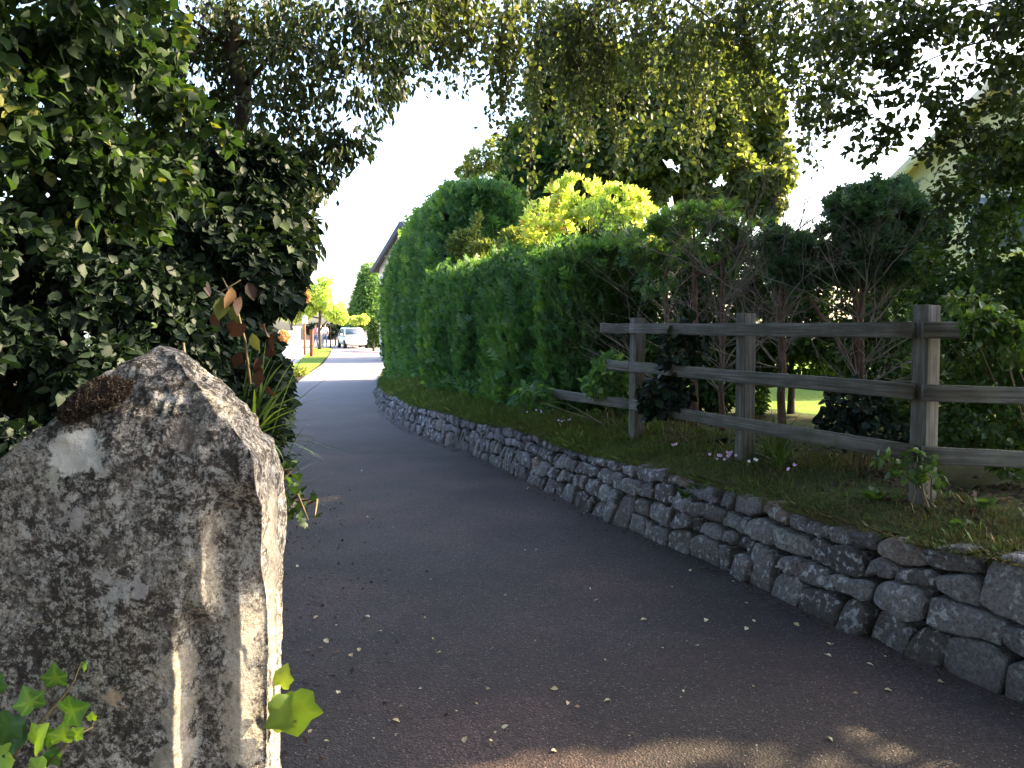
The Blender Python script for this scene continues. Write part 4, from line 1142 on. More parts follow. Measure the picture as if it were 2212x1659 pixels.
# ivy at the foot of the picture on the gatepost
def post_ivy():
    root = empty("ivy_plant", (-0.55, 0.86, 0.9), "bright green ivy leaves growing up the front of the gatepost", "plant")
    g = np.random.default_rng(4)
    m_ = MB()
    m_.tube([at(-20, 1700, .86), at(60, 1590, .86), at(140, 1500, .865), at(160, 1470, .87), at(175, 1430, .875)], [.002, .002, .0018, .0015, .001], 5)
    m_.tube([at(60, 1700, .86), at(150, 1600, .86), at(200, 1570, .87), at(205, 1545, .875)], [.002, .0016, .0012, .0008], 5)
    m_.build("stem", M['stem'], root)
    LV = [(125, 1478, 52, 95, .55), (180, 1445, 20, 60, .6), (30, 1545, 66, 250, .12), (75, 1530, 56, 110, .5), (140, 1540, 62, 20, .45), (55, 1580, 62, 215, .18), (110, 1575, 44, 260, .5), (25, 1630, 60, 190, 1.0), (75, 1610, 62, 60, .95), (135, 1600, 46, 80, .75), (200, 1555, 20, 90, 1.0), (0, 1600, 50, 250, .2), (100, 1655, 50, 200, .9), (-10, 1500, 60, 120, .15), (160, 1590, 30, 40, .8), (110, 1620, 40, 300, .3), (10, 1560, 50, 280, .1)]
    T = T_IVY
    C, D, N_, S, Vr = [], [], [], [], []
    for k, (px, py, s, a, v) in enumerate(LV):
        Y = .862 - .004 * (k % 5)
        C.append(tuple(at(px, py, Y))); D.append((math.cos(R(a)), -.15 - .15 * g.random(), math.sin(R(a)))); N_.append((g.normal() * .3, -1, .35 + g.normal() * .2)); S.append(s / F * Y); Vr.append(v)
    leaf_object("leaves", np.array(C), np.array(D), np.array(N_), np.array(S), T, M['lf_ivy'], np.array(Vr), root)
    root = empty("lime_leaf_sprig", (-.27, .98, .95), "lime green broad leaves jutting out beside the lower right edge of the gatepost", "plant")
    m_ = MB(); m_.tube([at(590, 1560, 1.0), at(612, 1528, .98), at(640, 1560, .96)], [.0015, .0012, .001], 5); m_.build("stem", M['stem'], root)
    o_ = [(0, 0), (.30, .02), (.34, .25), (.52, .48), (.30, .62), (.05, 1.0), (-.12, .66), (-.34, .5), (-.30, .2)]
    V = np.array([(x_, y_, .12 * abs(x_) - .08 * y_) for x_, y_ in o_] + [(0.02, .4, -.02)]); f = np.array([(9, i, (i + 1) % 9) for i in range(9)])
    leaf_object("leaves", np.array([tuple(at(628, 1500, .96)), tuple(at(612, 1500, .98)), tuple(at(605, 1480, .99)), tuple(at(612, 1545, .97))]), np.array([(.15, 0, -1.0), (-.02, 0, -1), (.3, 0, 1), (-.3, .1, -1)]), np.array([(.25, -1, .2), (.5, -1, 0), (0, -1, .3), (.4, -1, .1)]), np.array([.060, .04, .028, .03]), (T_IVY[0] * np.array([1.0, 1, 1.3]), T_IVY[1], T_IVY[2]), M['lf_lime'], np.array([.15, .5, .7, .5]), root)
post_ivy()

# ------------------------------------------------------------------ overhanging trees (trunk of each outside the frame)
def overhang():
    root = empty("overhanging_tree", (6.9, 8.2, .6), "overhanging tree with drooping leafy strands along the top of the view", "tree")
    m_ = MB()
    m_.tube([(6.9, 8.2, .5), (6.8, 8.2, 2.5), (6.4, 8.0, 4.8), (5.6, 7.8, 6.6), (4.6, 7.4, 8.0)], [.26, .22, .19, .14, .08], 12)
    m_.build("trunk", M['bark'], root, smooth=True)
    LM = [([(2900, 100, 8.0), (2100, -160, 7.6), (1700, -60, 7.4), (1430, -40, 7.2), (1250, 8, 7.0), (1190, 30, 6.9), (1150, 80, 6.9), (1100, 115, 6.8), (1050, 165, 6.8)], .05),
          ([(2500, -100, 7.8), (1900, -120, 7.0), (1500, -90, 6.6), (1100, -40, 6.4), (850, 10, 6.2)], .05), ([(1250, 8, 7.0), (1255, 60, 7.0), (1235, 130, 7.0)], .014), ([(1500, -40, 7.2), (1420, 60, 7.2), (1350, 90, 7.2)], .016), ([(1900, -120, 7.0), (1800, 20, 6.9), (1700, 80, 6.9)], .02), ([(1430, -40, 7.2), (1560, 60, 7.2), (1580, 160, 7.2)], .014)]
    for pts, r_ in LM:
        b_ = MB(); pp, _ = polyline([tuple(at(*q_)) for q_ in pts], 20); b_.tube(pp, np.linspace(r_, r_ * .18, len(pp)), 7); b_.build("limb", M['bark'], root, smooth=True)
    # hanging strands: each a twig with leaves along it
    g = np.random.default_rng(91)
    C, D, V_ = [], [], []
    tw = MB()
    def strand(px, py0, py1, Y, dens=1.0):
        n = max(3, int((py1 - py0) / 7 * dens)); x0 = px
        sx = g.normal() * .10
        pts = []
        for k in range(6):
            t = k / 5; q_ = at(px + sx * (py1 - py0) * t + 10 * math.sin(t * 5 + px), py0 + (py1 - py0) * t, Y); pts.append(q_)
        tw.tube(pts, [.0045, .004, .0032, .0025, .002, .001], 4, cap=False)
        for k in range(n):
            t = k / n + g.random() / n
            i = min(4, int(t * 5)); p_ = pts[i].lerp(pts[i + 1], t * 5 - i) if t < 1 else pts[5]
            C.append(np.array(p_) + g.normal(size=3) * .045); D.append((g.normal() * .6, g.normal() * .6, -.8 + g.normal() * .3)); V_.append(.5 + g.normal() * .25)
    # bands: (x range, y start, mean length, count, depth)
    for (xa, xb, ya, yb, ln, cnt, Ya, Yb) in ((840, 1150, -60, 40, 180, 150, 6.0, 6.8), (1130, 1330, -20, 160, 260, 90, 6.8, 7.4), (1040, 1120, 0, 60, 320, 22, 6.4, 6.8), (1120, 1300, -60, 20, 190, 60, 6.6, 7.2), (1280, 1680, -80, 40, 230, 200, 6.5, 7.4), (1330, 1560, 100, 200, 200, 26, 6.6, 7.3), (1660, 1930, -60, 20, 170, 105, 6.2, 7.0), (1700, 1860, 60, 200, 160, 60, 6.2, 7.0), (1600, 1730, -20, 80, 300, 22, 6.6, 7.2), (880, 1000, -40, 60, 60, 30, 6.0, 6.5)):
        for _ in range(int(cnt * .40)):
            l_ = ln * (.45 + .75 * g.random()); y0 = ya + (yb - ya) * g.random()
            strand(xa + (xb - xa) * g.random(), y0, y0 + l_, Ya + (Yb - Ya) * g.random(), 2.1)
    tw.build("twig", M['bark'], root)
    C, D = np.array(C), np.array(D)
    n = len(C)
    print("strand leaves", n)
    leaf_object("leaves", C, D, rdir(n, g) + np.array([0, 0, .4]), .052 * (.7 + .6 * g.random(n)), T_OV, M['lf_birch'], np.array(V_), root)
    crown("crown", root, [pc(*c) for c in ((1500, -60, 7.0, 300, 70, .8), (1000, -60, 6.4, 260, 60, .6), (1900, -80, 7.0, 250, 60, .8), (1450, 60, 7.4, 160, 70, .5), (1700, 60, 7.2, 90, 60, .4))], 3800, 0.055, T_OV, M['lf_birch'], 92, cull=.02, freq=2.6, droop=.8, shell=.1)
overhang()
def right_tree():
    root = empty("beech_tree", (5.2, 5.7, .6), "beech tree spreading small leaves across the upper right corner", "tree")
    m_ = MB()
    m_.tube([(5.2, 5.7, .5), (5.1, 5.6, 2.5), (4.7, 5.3, 4.2), (4.2, 5.0, 6)], [.2, .17, .13, .08], 12); m_.build("trunk", M['bark'], root, smooth=True)
    for pts, r_ in (([(2800, 100, 5.0), (2400, 80, 5.0), (2150, 60, 5.0), (2060, 110, 5.05), (1950, 130, 5.0), (1900, 190, 5.05)], .018), ([(2700, -100, 4.8), (2300, -40, 4.9), (2080, 20, 5.0), (2000, 50, 5.0)], .016), ([(2700, 330, 5.2), (2300, 270, 5.2), (2120, 290, 5.2), (2060, 270, 5.2), (1960, 330, 5.2)], .014)):
        b_ = MB(); pp, _ = polyline([tuple(at(*q_)) for q_ in pts], 16); b_.tube(pp, np.linspace(r_, r_ * .15, len(pp)), 7); b_.build("limb", M['bark'], root, smooth=True)
    cl_ = [(2150, 60, 5.0, 110, 70, .5), (2040, 150, 5.0, 110, 60, .45), (2180, 200, 5.0, 90, 80, .5), (1960, 230, 5.0, 110, 40, .35), (2110, 280, 5.1, 80, 50, .4), (1880, 130, 5.1, 90, 40, .3), (1830, 220, 5.1, 80, 36, .3), (1940, 60, 5.0, 90, 40, .3), (1800, 300, 5.2, 70, 26, .25), (2190, 320, 5.2, 70, 70, .4), (1780, 60, 5.2, 60, 50, .3), (2280, 100, 4.9, 120, 200, .6), (1870, 330, 5.2, 60, 20, .2), (2000, 90, 5.0, 110, 60, .4), (1900, 30, 5.1, 110, 40, .3), (2110, 20, 5.0, 110, 50, .4), (1750, 150, 5.2, 50, 60, .25), (1790, 230, 5.2, 60, 50, .25), (2050, 210, 5.0, 100, 50, .3), (2040, 330, 5.3, 60, 40, .3), (2070, 400, 5.4, 50, 50, .3), (2020, 270, 5.2, 50, 30, .25), (1950, 290, 5.2, 60, 26, .25), (2060, 480, 5.4, 40, 60, .3)]
    crown("crown", root, [pc(*c) for c in cl_] + [(3.7, 2.6, 4.50, .9, .7, .52, 1.6)], 14500, 0.048, T_FINE, M['lf_canopy'], 93, cull=.04, freq=7, droop=.3, shell=.0, upn=1.2)  # last clump is out of view, added to shade the upper gatepost
right_tree()
# unseen tree added at the right, its clumps shaped to shade the near lane
cl = [(9.5, 8.2, 5.0, 2.2, 1.8, 2.4), (11.5, 9.0, 6.5, 2.4, 1.8, 2.6), (8.4, 7.4, 4.0, 1.5, 1.4, 1.8), (13, 9.8, 7.2, 2.6, 1.9, 2.6), (8.6, 9.3, 5.6, 1.5, 1.3, 1.8), (7.6, 7.3, 6.0, 1.5, 1.4, 1.4), (8.5, 6.72, 4.6, 1.4, .66, 1.7), (8.9, 5.6, 4.9, .5, .32, .6), (9.5, 10.9, 6.8, 1.9, 1.3, 1.7), (7.0, 6.0, 3.8, .9, .6, 1.0)]
tree("unseen_shade_tree", "unseen broad tree added to the side to shade the lane", (10.5, 8.4, .6), 9, cl, 40000, .16, T_OV, M['lf_canopy'], 94, r=.3, cull=-.5, freq=1, limbs=8)

cl = [(-1.5, 1.5, 6.4, 3.0, 3.0, 1.3), (1.5, -1.0, 6.6, 2.8, 3.0, 1.3), (-4.5, 0.5, 6.2, 2.8, 3.2, 1.8), (-2.0, -4, 6.2, 3.4, 3.0, 1.8), (2.4, 3.4, 6.2, 2.2, 1.8, .9), (-4.6, 4.2, 6.6, 2.6, 2.2, 1.5), (-.8, 4.4, 6.8, 2.4, 1.6, .8), (-6.5, -3, 4.6, 2.4, 3, 2.6), (3.5, -5, 5.0, 3, 2.5, 2.6), (-1, -8, 4.2, 4.0, 1.6, 3.2), (-7.5, 2.5, 4.0, 2.0, 3.0, 3.0)]  # unseen crown added overhead and behind to cut skylight on the near lane
tree("unseen_canopy_tree", "unseen large leafy tree added to cut the skylight over the near lane", (-4.6, -2.5, 0), 9, cl, 60000, .17, T_OV, M['lf_canopy'], 95, r=.35, cull=-.55, freq=.8, limbs=10, shell=.2)
# ------------------------------------------------------------------ far end of the lane
p = at(783, 0, 60)
tree("topiary_conifer", "tall tapering clipped conifer beyond the white car", (p.x, 60, 0), 6.6, [pc(797, y_, 60, w_, 12, w_ / F * 60) for y_, w_ in ((582, 17), (595, 21), (608, 25), (621, 29), (634, 33), (647, 37), (660, 41), (673, 45), (686, 49), (700, 52))], 9000, .30, T_SPRAY, M['hedge'], 101, r=.2, droop=-.3, shell=.8, cull=-1, limbs=0, bias=.15)
p = at(690, 0, 52)
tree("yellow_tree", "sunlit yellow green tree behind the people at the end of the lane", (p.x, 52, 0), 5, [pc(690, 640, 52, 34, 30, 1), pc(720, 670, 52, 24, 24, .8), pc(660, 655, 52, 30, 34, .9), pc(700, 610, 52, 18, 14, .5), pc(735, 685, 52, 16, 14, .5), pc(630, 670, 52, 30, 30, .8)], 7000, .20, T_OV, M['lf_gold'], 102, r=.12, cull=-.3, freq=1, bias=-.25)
p = at(632, 0, 46)
tree("orange_shrub", "shrub with orange leaves at the end of the lane above the white wall", (p.x, 46, 0), 4.6, [pc(640, 620, 46, 26, 22, .5), pc(610, 640, 46, 24, 26, .5), pc(655, 640, 46, 16, 12, .4)], 2200, .16, T_OV, M['lf_orange'], 103, r=.08, cat="shrub", cull=-.3, freq=1)
p = at(810, 0, 50)
tree("evergreen_shrub", "green bush beside the bonnet of the white car", (p.x, 49.5, 0), 2.5, [pc(815, 712, 49, 20, 30, .8), pc(845, 720, 47, 26, 30, .8), pc(806, 735, 50, 12, 16, .5)], 4500, .16, T_OV, M['lf_beech'], 104, r=.08, cat="shrub", cull=-.5)
p = at(718, 0, 62)
tree("evergreen_shrub", "dark green bush behind the people and the white car", (p.x, 63, 0), 2.6, [pc(712, 715, 63, 18, 16, .8), pc(735, 705, 64, 24, 14, .8), pc(680, 712, 64, 20, 14, .8)], 3500, .18, T_OV, M['lf_dark'], 105, r=.08, cat="shrub", cull=-.5)
p = at(768, 0, 66)
tree("golden_shrub", "rounded yellow bush in front of the tapering conifer", (p.x, 56.9, 0), 2.6, [pc(768, 692, 57, 16, 9, .6), pc(785, 690, 57, 12, 10, .5)], 2000, .14, T_OV, M['lf_gold'], 106, r=.06, cat="shrub", cull=-.5, limbs=2)
p = at(600, 0, 40)
tree("flower_bush", "reddish flowering bush against the white garden wall", (p.x, 38.2, 0), 1.8, [pc(612, 728, 38.2, 12, 14, .3), pc(596, 732, 38.2, 12, 14, .3)], 900, .11, T_OV, M['lf_orange'], 107, r=.04, cat="shrub", cull=-.5, limbs=2)
p = at(596, 0, 24)
tree("verge_plant", "low sunlit yellow green plants on the left verge before the white wall", (p.x - .2, 25, 0), .8, [pc(640, 805, 25, 24, 12, .5), pc(600, 800, 25, 30, 16, .5), pc(660, 815, 26.2, 10, 6, .2)], 2600, .10, T_NARROW, M['lf_bg'], 108, r=.02, cat="plant", cull=-.4, limbs=3, bias=.2)
# white garden wall with coping and piers
root = empty("garden_wall", (-14, 40, 0), "sunlit white rendered garden wall at the end of the lane", "wall")
mb = MB()
wl = [(-11.9, 42), (-12.4, 38.5), (-14.2, 37.5), (-20, 37.2)]
a, b = Vector((-11.35, 40.5, 0)), Vector((-22, 38, 0)); d = (b - a).normalized(); rot = Matrix.Rotation(math.atan2(d.y, d.x), 3, 'Z')
mb.box((a + b) / 2 + Vector((0, 0, .65)), ((b - a).length, .22, 1.3), rot, .01); mb.build("wall_panel", M['white_render'], root)
mb = MB(); mb.box((a + b) / 2 + Vector((0, 0, 1.345)), ((b - a).length, .30, .08), rot, .01); mb.build("coping", M['white_render'], root)
for k in range(3):
    mb = MB(); pp = a.lerp(b, k * .33); mb.box(pp + Vector((0, 0, .76)), (.34, .34, 1.52), rot, .01); mb.box(pp + Vector((0, 0, 1.56)), (.42, .42, .09), rot, .02); mb.build("pier", M['white_render'], root)
# posts
pp = at(673, 772, 39.6)
root = empty("wooden_post", (pp.x, 39.6, 0), "slim brown wooden post on the verge in front of the people", "post")
mb = MB(); mb.box((pp.x, 39.6, .70), (.16, .16, 1.40), None, .01); mb.build("shaft", M['brown_post'], root)
mb = MB(); mb.box((pp.x, 39.6, 1.41), (.19, .19, .04), None, .008); mb.build("cap", M['brown_post'], root)
pp = at(658, 766, 42.5)
root = empty("lamp_post", (pp.x, 42.5, 0), "garden lamp post with a white lantern beside the white wall", "lamp post")
mb = MB(); mb.tube([(pp.x, 42.5, 0), (pp.x, 42.5, 1.75)], [.07, .055], 10); mb.build("shaft", M['brown_post'], root)
mb = MB(); mb.box((pp.x, 42.5, 1.93), (.24, .24, .34), None, .03); mb.build("lantern", M['white_render'], root)
mb = MB()
mb.add([(pp.x - .17, 42.33, 2.10), (pp.x + .17, 42.33, 2.10), (pp.x + .17, 42.67, 2.10), (pp.x - .17, 42.67, 2.10), (pp.x, 42.5, 2.24)], [(3, 2, 1, 0)], [(0, 1, 4), (1, 2, 4), (2, 3, 4), (3, 0, 4)]); mb.build("cap", M['white_render'], root)

# far white house: gable end towards the lane
def gable_house(name, label, e0, e1, zb, ze, za, depth, wallm, roofm, vergem, over=.3, vt=.22, windows=()):
    """e0,e1: feet of the gable wall's two corners; depth: vector along the ridge"""
    e0, e1, dp = Vector(e0), Vector(e1), Vector(depth)
    root = empty(name, ((e0 + e1) / 2).to_tuple()[:2] + (zb,), label, "house")
    up = Vector((0, 0, 1)); mid = (e0 + e1) / 2
    mb = MB(); V = []
    for o in (Vector((0, 0, 0)), dp):
        V += [e0 + o + up * zb, e1 + o + up * zb, e1 + o + up * ze, mid + o + up * za, e0 + o + up * ze]
    mb.add([tuple(v) for v in V], [(0, 1, 6, 5), (1, 2, 7, 6), (5, 9, 4, 0)], [(0, 4, 3), (0, 3, 2), (0, 2, 1), (5, 8, 9), (5, 7, 8), (5, 6, 7)])
    mb.build("walls", wallm, root)
    dn = dp.normalized(); w = (e1 - e0).normalized()
    for sgn, e in ((-1, e0), (1, e1)):
        sl = (e + up * ze) - (mid + up * za); sln = sl.normalized()
        a0 = mid + up * (za + .02) - dn * over; b0 = a0 + sln * (sl.length + over * 1.2)
        a1, b1 = a0 + dp + dn * over * 2, b0 + dp + dn * over * 2
        n_ = sln.cross(dn); n_ = n_ if n_.z > 0 else -n_
        t_ = n_.normalized() * .06
        m2 = MB(); V = [a0, b0, b1, a1]; V = V + [v + t_ for v in V]
        m2.add([tuple(v + n_.normalized() * .02) for v in V], [(0, 1, 2, 3), (7, 6, 5, 4), (0, 4, 5, 1), (1, 5, 6, 2), (2, 6, 7, 3), (3, 7, 4, 0)]); m2.build("roof", roofm, root)
        m3 = MB(); a_, b_ = a0 - dn * .03 + n_.normalized() * .085, b0 - dn * .03 + n_.normalized() * .085; dwn = -n_.normalized() * vt
        V = [a_, b_, b_ + dwn, a_ + dwn]; V = V + [v - dn * .04 for v in V]
        m3.add([tuple(v) for v in V], [(0, 1, 2, 3), (7, 6, 5, 4), (0, 4, 5, 1), (1, 5, 6, 2), (2, 6, 7, 3), (3, 7, 4, 0)]); m3.build("bargeboard", vergem, root)
    return root
YH = 37.0
pe = at(812, 588, YH); pa = at(878, 478, YH - 1.4)
vec = Vector((pa.x - pe.x, pa.y - pe.y, 0))
e0 = Vector((pe.x, pe.y, 0)) + vec * .12; e1 = e0 + vec * 1.76
gable_house("white_house", "white gabled house behind the tall clipped hedge with a dark bargeboard", e0, e1, 0, pe.z + .2, pa.z - .1, Vector((-vec.y, vec.x, 0)).normalized() * -6 if False else Vector((vec.y, -vec.x, 0)).normalized() * -7, M['white_render'], M['slate'], M['fascia'])
# cream house at the right
Yc = 15.0
pe = at(1880, 440, Yc); pa = at(2150, 170, Yc)
hr = gable_house("cream_house", "cream rendered house gable behind the cypress and beech", (7.05, 15, 0), (7.05 + .905 * 4.16, 15 - .425 * 4.16, 0), .5, 4.0, 6.12, (0.425 * 7, .905 * 7, 0), M['render'], M['tile'], M['cream_wood'], vt=.18)
rotc = Matrix.Rotation(math.atan2(-.425, .905), 3, 'Z')
mb.box((8.93, 14.12, 3.5), (1.0, .16, 1.1), rotc, .01); o = mb.build("window", M['white_render'], hr)
mb = MB(); mb.box((8.93 - .008, 14.10, 3.5), (.84, .16, .94), rotc, .01); mb.build("pane", M['glass'], o).location = (0, 0, 0)
# low carport roof by the car
root = empty("carport", (-11, 60, 0), "low open carport with a sloping dark roof behind the white car", "carport")
a, b = at(752, 697, 60), at(850, 676, 60)
mb = MB(); V = [a, b, b + Vector((0, 4, 0)), a + Vector((0, 4, 0))]; V += [v + Vector((0, 0, .28)) for v in V]
mb.add([tuple(v) for v in V], [(3, 2, 1, 0), (4, 5, 6, 7), (0, 1, 5, 4), (1, 2, 6, 5), (2, 3, 7, 6), (3, 0, 4, 7)]); mb.build("roof", M['slate'], root)
for q_ in (a + Vector((.3, .3, 0)), b + Vector((-.2, .3, 0)), a + Vector((.3, 3.7, 0)), b + Vector((-.2, 3.7, 0))):
    mb = MB(); mb.box((q_.x, q_.y, q_.z / 2), (.12, .12, q_.z), None, .01); mb.build("post", M['white_render'], root)
mb = MB(); mb.box(((a.x + b.x) / 2, 63.9, .85), (b.x - a.x - .4, .1, 1.7), None, .01); mb.build("back_wall", M['white_render'], root)

# ------------------------------------------------------------------ white car
def car(loc, yaw):
    root = empty("parked_car", (0, 0, 0), "small white hatchback parked across the far end of the lane", "car")
    # local: x forward, y left, z up
    X_ = [-1.95, -1.90, -1.75, -1.45, -1.0, -.5, 0, .35, .75, 1.05, 1.4, 1.7, 1.9, 1.98]
    top = [.80, .95, 1.02, 1.0, .98, .97, .96, .95, .94, .92, .86, .78, .68, .55]
    bot = [.42, .32, .26, .22, .20, .20, .20, .20, .20, .20, .22, .24, .28, .36]
    wid = [.70, .78, .83, .85, .86, .86, .86, .86, .86, .85, .83, .79, .70, .55]
    mb = MB(); V = []; K = 14
    for x_, t, b_, w in zip(X_, top, bot, wid):
        for k in range(K):
            a = 2 * np.pi * (k + .5) / K
            cy, cz = np.cos(a), np.sin(a)
            yy = np.sign(cy) * abs(cy) ** .45 * w; zz_ = (t + b_) / 2 + np.sign(cz) * abs(cz) ** .55 * (t - b_) / 2
            V.append((x_, yy * (1 - .04 * max(0, cz)), zz_))
    n = len(X_)
    q = [(i * K + k, i * K + (k + 1) % K, (i + 1) * K + (k + 1) % K, (i + 1) * K + k) for i in range(n - 1) for k in range(K)]
    t = []
    V.append((X_[0] - .01, 0, .62)); V.append((X_[-1] + .01, 0, .46)); c0, c1 = len(V) - 2, len(V) - 1
    for k in range(K): t.append((c0, (k + 1) % K, k)); t.append((c1, (n - 1) * K + k, (n - 1) * K + (k + 1) % K))
    mb.add(V, q, t); body = mb.build("body", M['paint'], root, smooth=True)
    # cabin
    def cabin(sc_, mat, name, par, z0=.92, inset=0):
        prof = [(-1.88, .92), (-1.72, 1.30), (-1.45, 1.47), (-.9, 1.52), (-.2, 1.50), (.25, 1.42), (.95, .92)]
        m_ = MB(); V = []
        for (x_, z_) in prof:
            w = .80 - .20 * max(0, (z_ - .92)) / .6
            V += [(x_, -w, z_), (x_, -w * .6, z_ + .012), (x_, w * .6, z_ + .012), (x_, w, z_)]
        q = [(4 * i + a, 4 * i + a + 1, 4 * i + a + 5, 4 * i + a + 4) for i in range(len(prof) - 1) for a in range(3)]
        V += [(0, -.80, .90), (0, .80, .90)]; L = len(prof)
        t = [(4 * i, 4 * i + 4, 4 * L) for i in range(L - 1)] + [(4 * i + 7, 4 * i + 3, 4 * L + 1) for i in range(L - 1)]
        m_.add(V, q, t); return m_.build(name, mat, par, smooth=False)
    cabin(1, M['paint'], "cabin", root)
    def pane(P4, name, off=(0, 0, 0)):
        m_ = MB(); P4 = np.array(P4, float); nrm = np.cross(P4[1] - P4[0], P4[3] - P4[0]); nrm = nrm / np.linalg.norm(nrm) * .015
        V = list(P4 + nrm) + list(P4 - nrm * .2)
        m_.add(V, [(0, 1, 2, 3), (7, 6, 5, 4), (0, 4, 5, 1), (1, 5, 6, 2), (2, 6, 7, 3), (3, 7, 4, 0)]); return m_.build(name, M['glass'], root)
    pane([(.90, -.68, .985), (.90, .68, .985), (.32, .58, 1.40), (.32, -.58, 1.40)], "windscreen")
    pane([(-1.86, .66, 1.0), (-1.86, -.66, 1.0), (-1.74, -.56, 1.30), (-1.74, .56, 1.30)], "rear_window")
    for s in (-1, 1):
        def sp(x_, z_): return (x_, s * ((.80 - .20 * (z_ - .92) / .6) + .003), z_)
        for quad in ([(.70, .97), (-.28, .97), (-.22, 1.41), (.20, 1.36)], [(-.36, .97), (-1.15, .97), (-1.10, 1.43), (-.30, 1.42)], [(-1.22, .97), (-1.62, 1.02), (-1.52, 1.32), (-1.17, 1.40)]):
            pts = [sp(*q_) for q_ in quad]
            pane(pts if s < 0 else list(reversed(pts)), "side_window") if s > 0 else pane(list(reversed(pts)), "side_window")
        for xw in (-1.22, 1.22):
            m_ = MB(); cx = np.array((xw, s * .78, .31))
            prof = [(-.10, .20), (-.10, .29), (-.07, .31), (.07, .31), (.10, .29), (.10, .20)]
            Kk = 24; V = []
            for (yy, rr) in prof:
                for k in range(Kk):
                    a = 2 * np.pi * k / Kk; V.append((cx[0] + rr * math.cos(a), cx[1] + yy, cx[2] + rr * math.sin(a)))
            q = [(i * Kk + k, i * Kk + (k + 1) % Kk, ((i + 1) % 6) * Kk + (k + 1) % Kk, ((i + 1) % 6) * Kk + k) for i in range(6) for k in range(Kk)]
            m_.add(V, q); wh = m_.build("wheel", M['tyre'], root, smooth=True)
            m_ = MB()
            m_.tube([(xw, s * .80, .31), (xw, s * .86, .31)], [.06, .05], 12)
            for k in range(7):
                a = 2 * np.pi * k / 7; d_ = Vector((math.cos(a), 0, math.sin(a)))
                m_.tube([Vector((xw, s * .855, .31)) + d_ * .03, Vector((xw, s * .865, .31)) + d_ * .205], [.022, .018], 6)
            ring = [Vector((xw, s * .86, .31)) + Vector((math.cos(a), 0, math.sin(a))) * .20 for a in np.linspace(0, 2 * np.pi, 25)]
            m_.tube(ring, .018, 6); m_.build("rim", M['alloy'], wh).location = (0, 0, 0)
        m_ = MB(); bm = bmesh.new(); bmesh.ops.create_icosphere(bm, subdivisions=3, radius=1)
        for v in bm.verts: v.co = Vector((v.co.x * .17, v.co.y * .15, v.co.z * .075))
        m_.bm(bm, (1.72, s * .62, .68), Matrix.Rotation(s * -.45, 3, 'Z')); m_.build("headlight", M['lamp_lens'], root, True)
        m_ = MB(); bm = bmesh.new(); bmesh.ops.create_icosphere(bm, subdivisions=2, radius=1)
        for v in bm.verts: v.co = Vector((v.co.x * .07, v.co.y * .11, v.co.z * .08))
        m_.bm(bm, (.62, s * .94, 1.0)); m_.build("wing_mirror", M['paint'], root, True)
    m_ = MB(); m_.box((1.93, 0, .44), (.08, .85, .14), None, .02); m_.build("grille", M['trim'], root)
    m_ = MB(); m_.box((1.985, 0, .52), (.02, .50, .10), None, .005); m_.build("number_plate", M['plate'], root)
    root.location = loc; root.rotation_euler = (0, 0, yaw)
cc = at(762, 753, 56.5)
car((cc.x, 56.5, 0.008), R(-68))

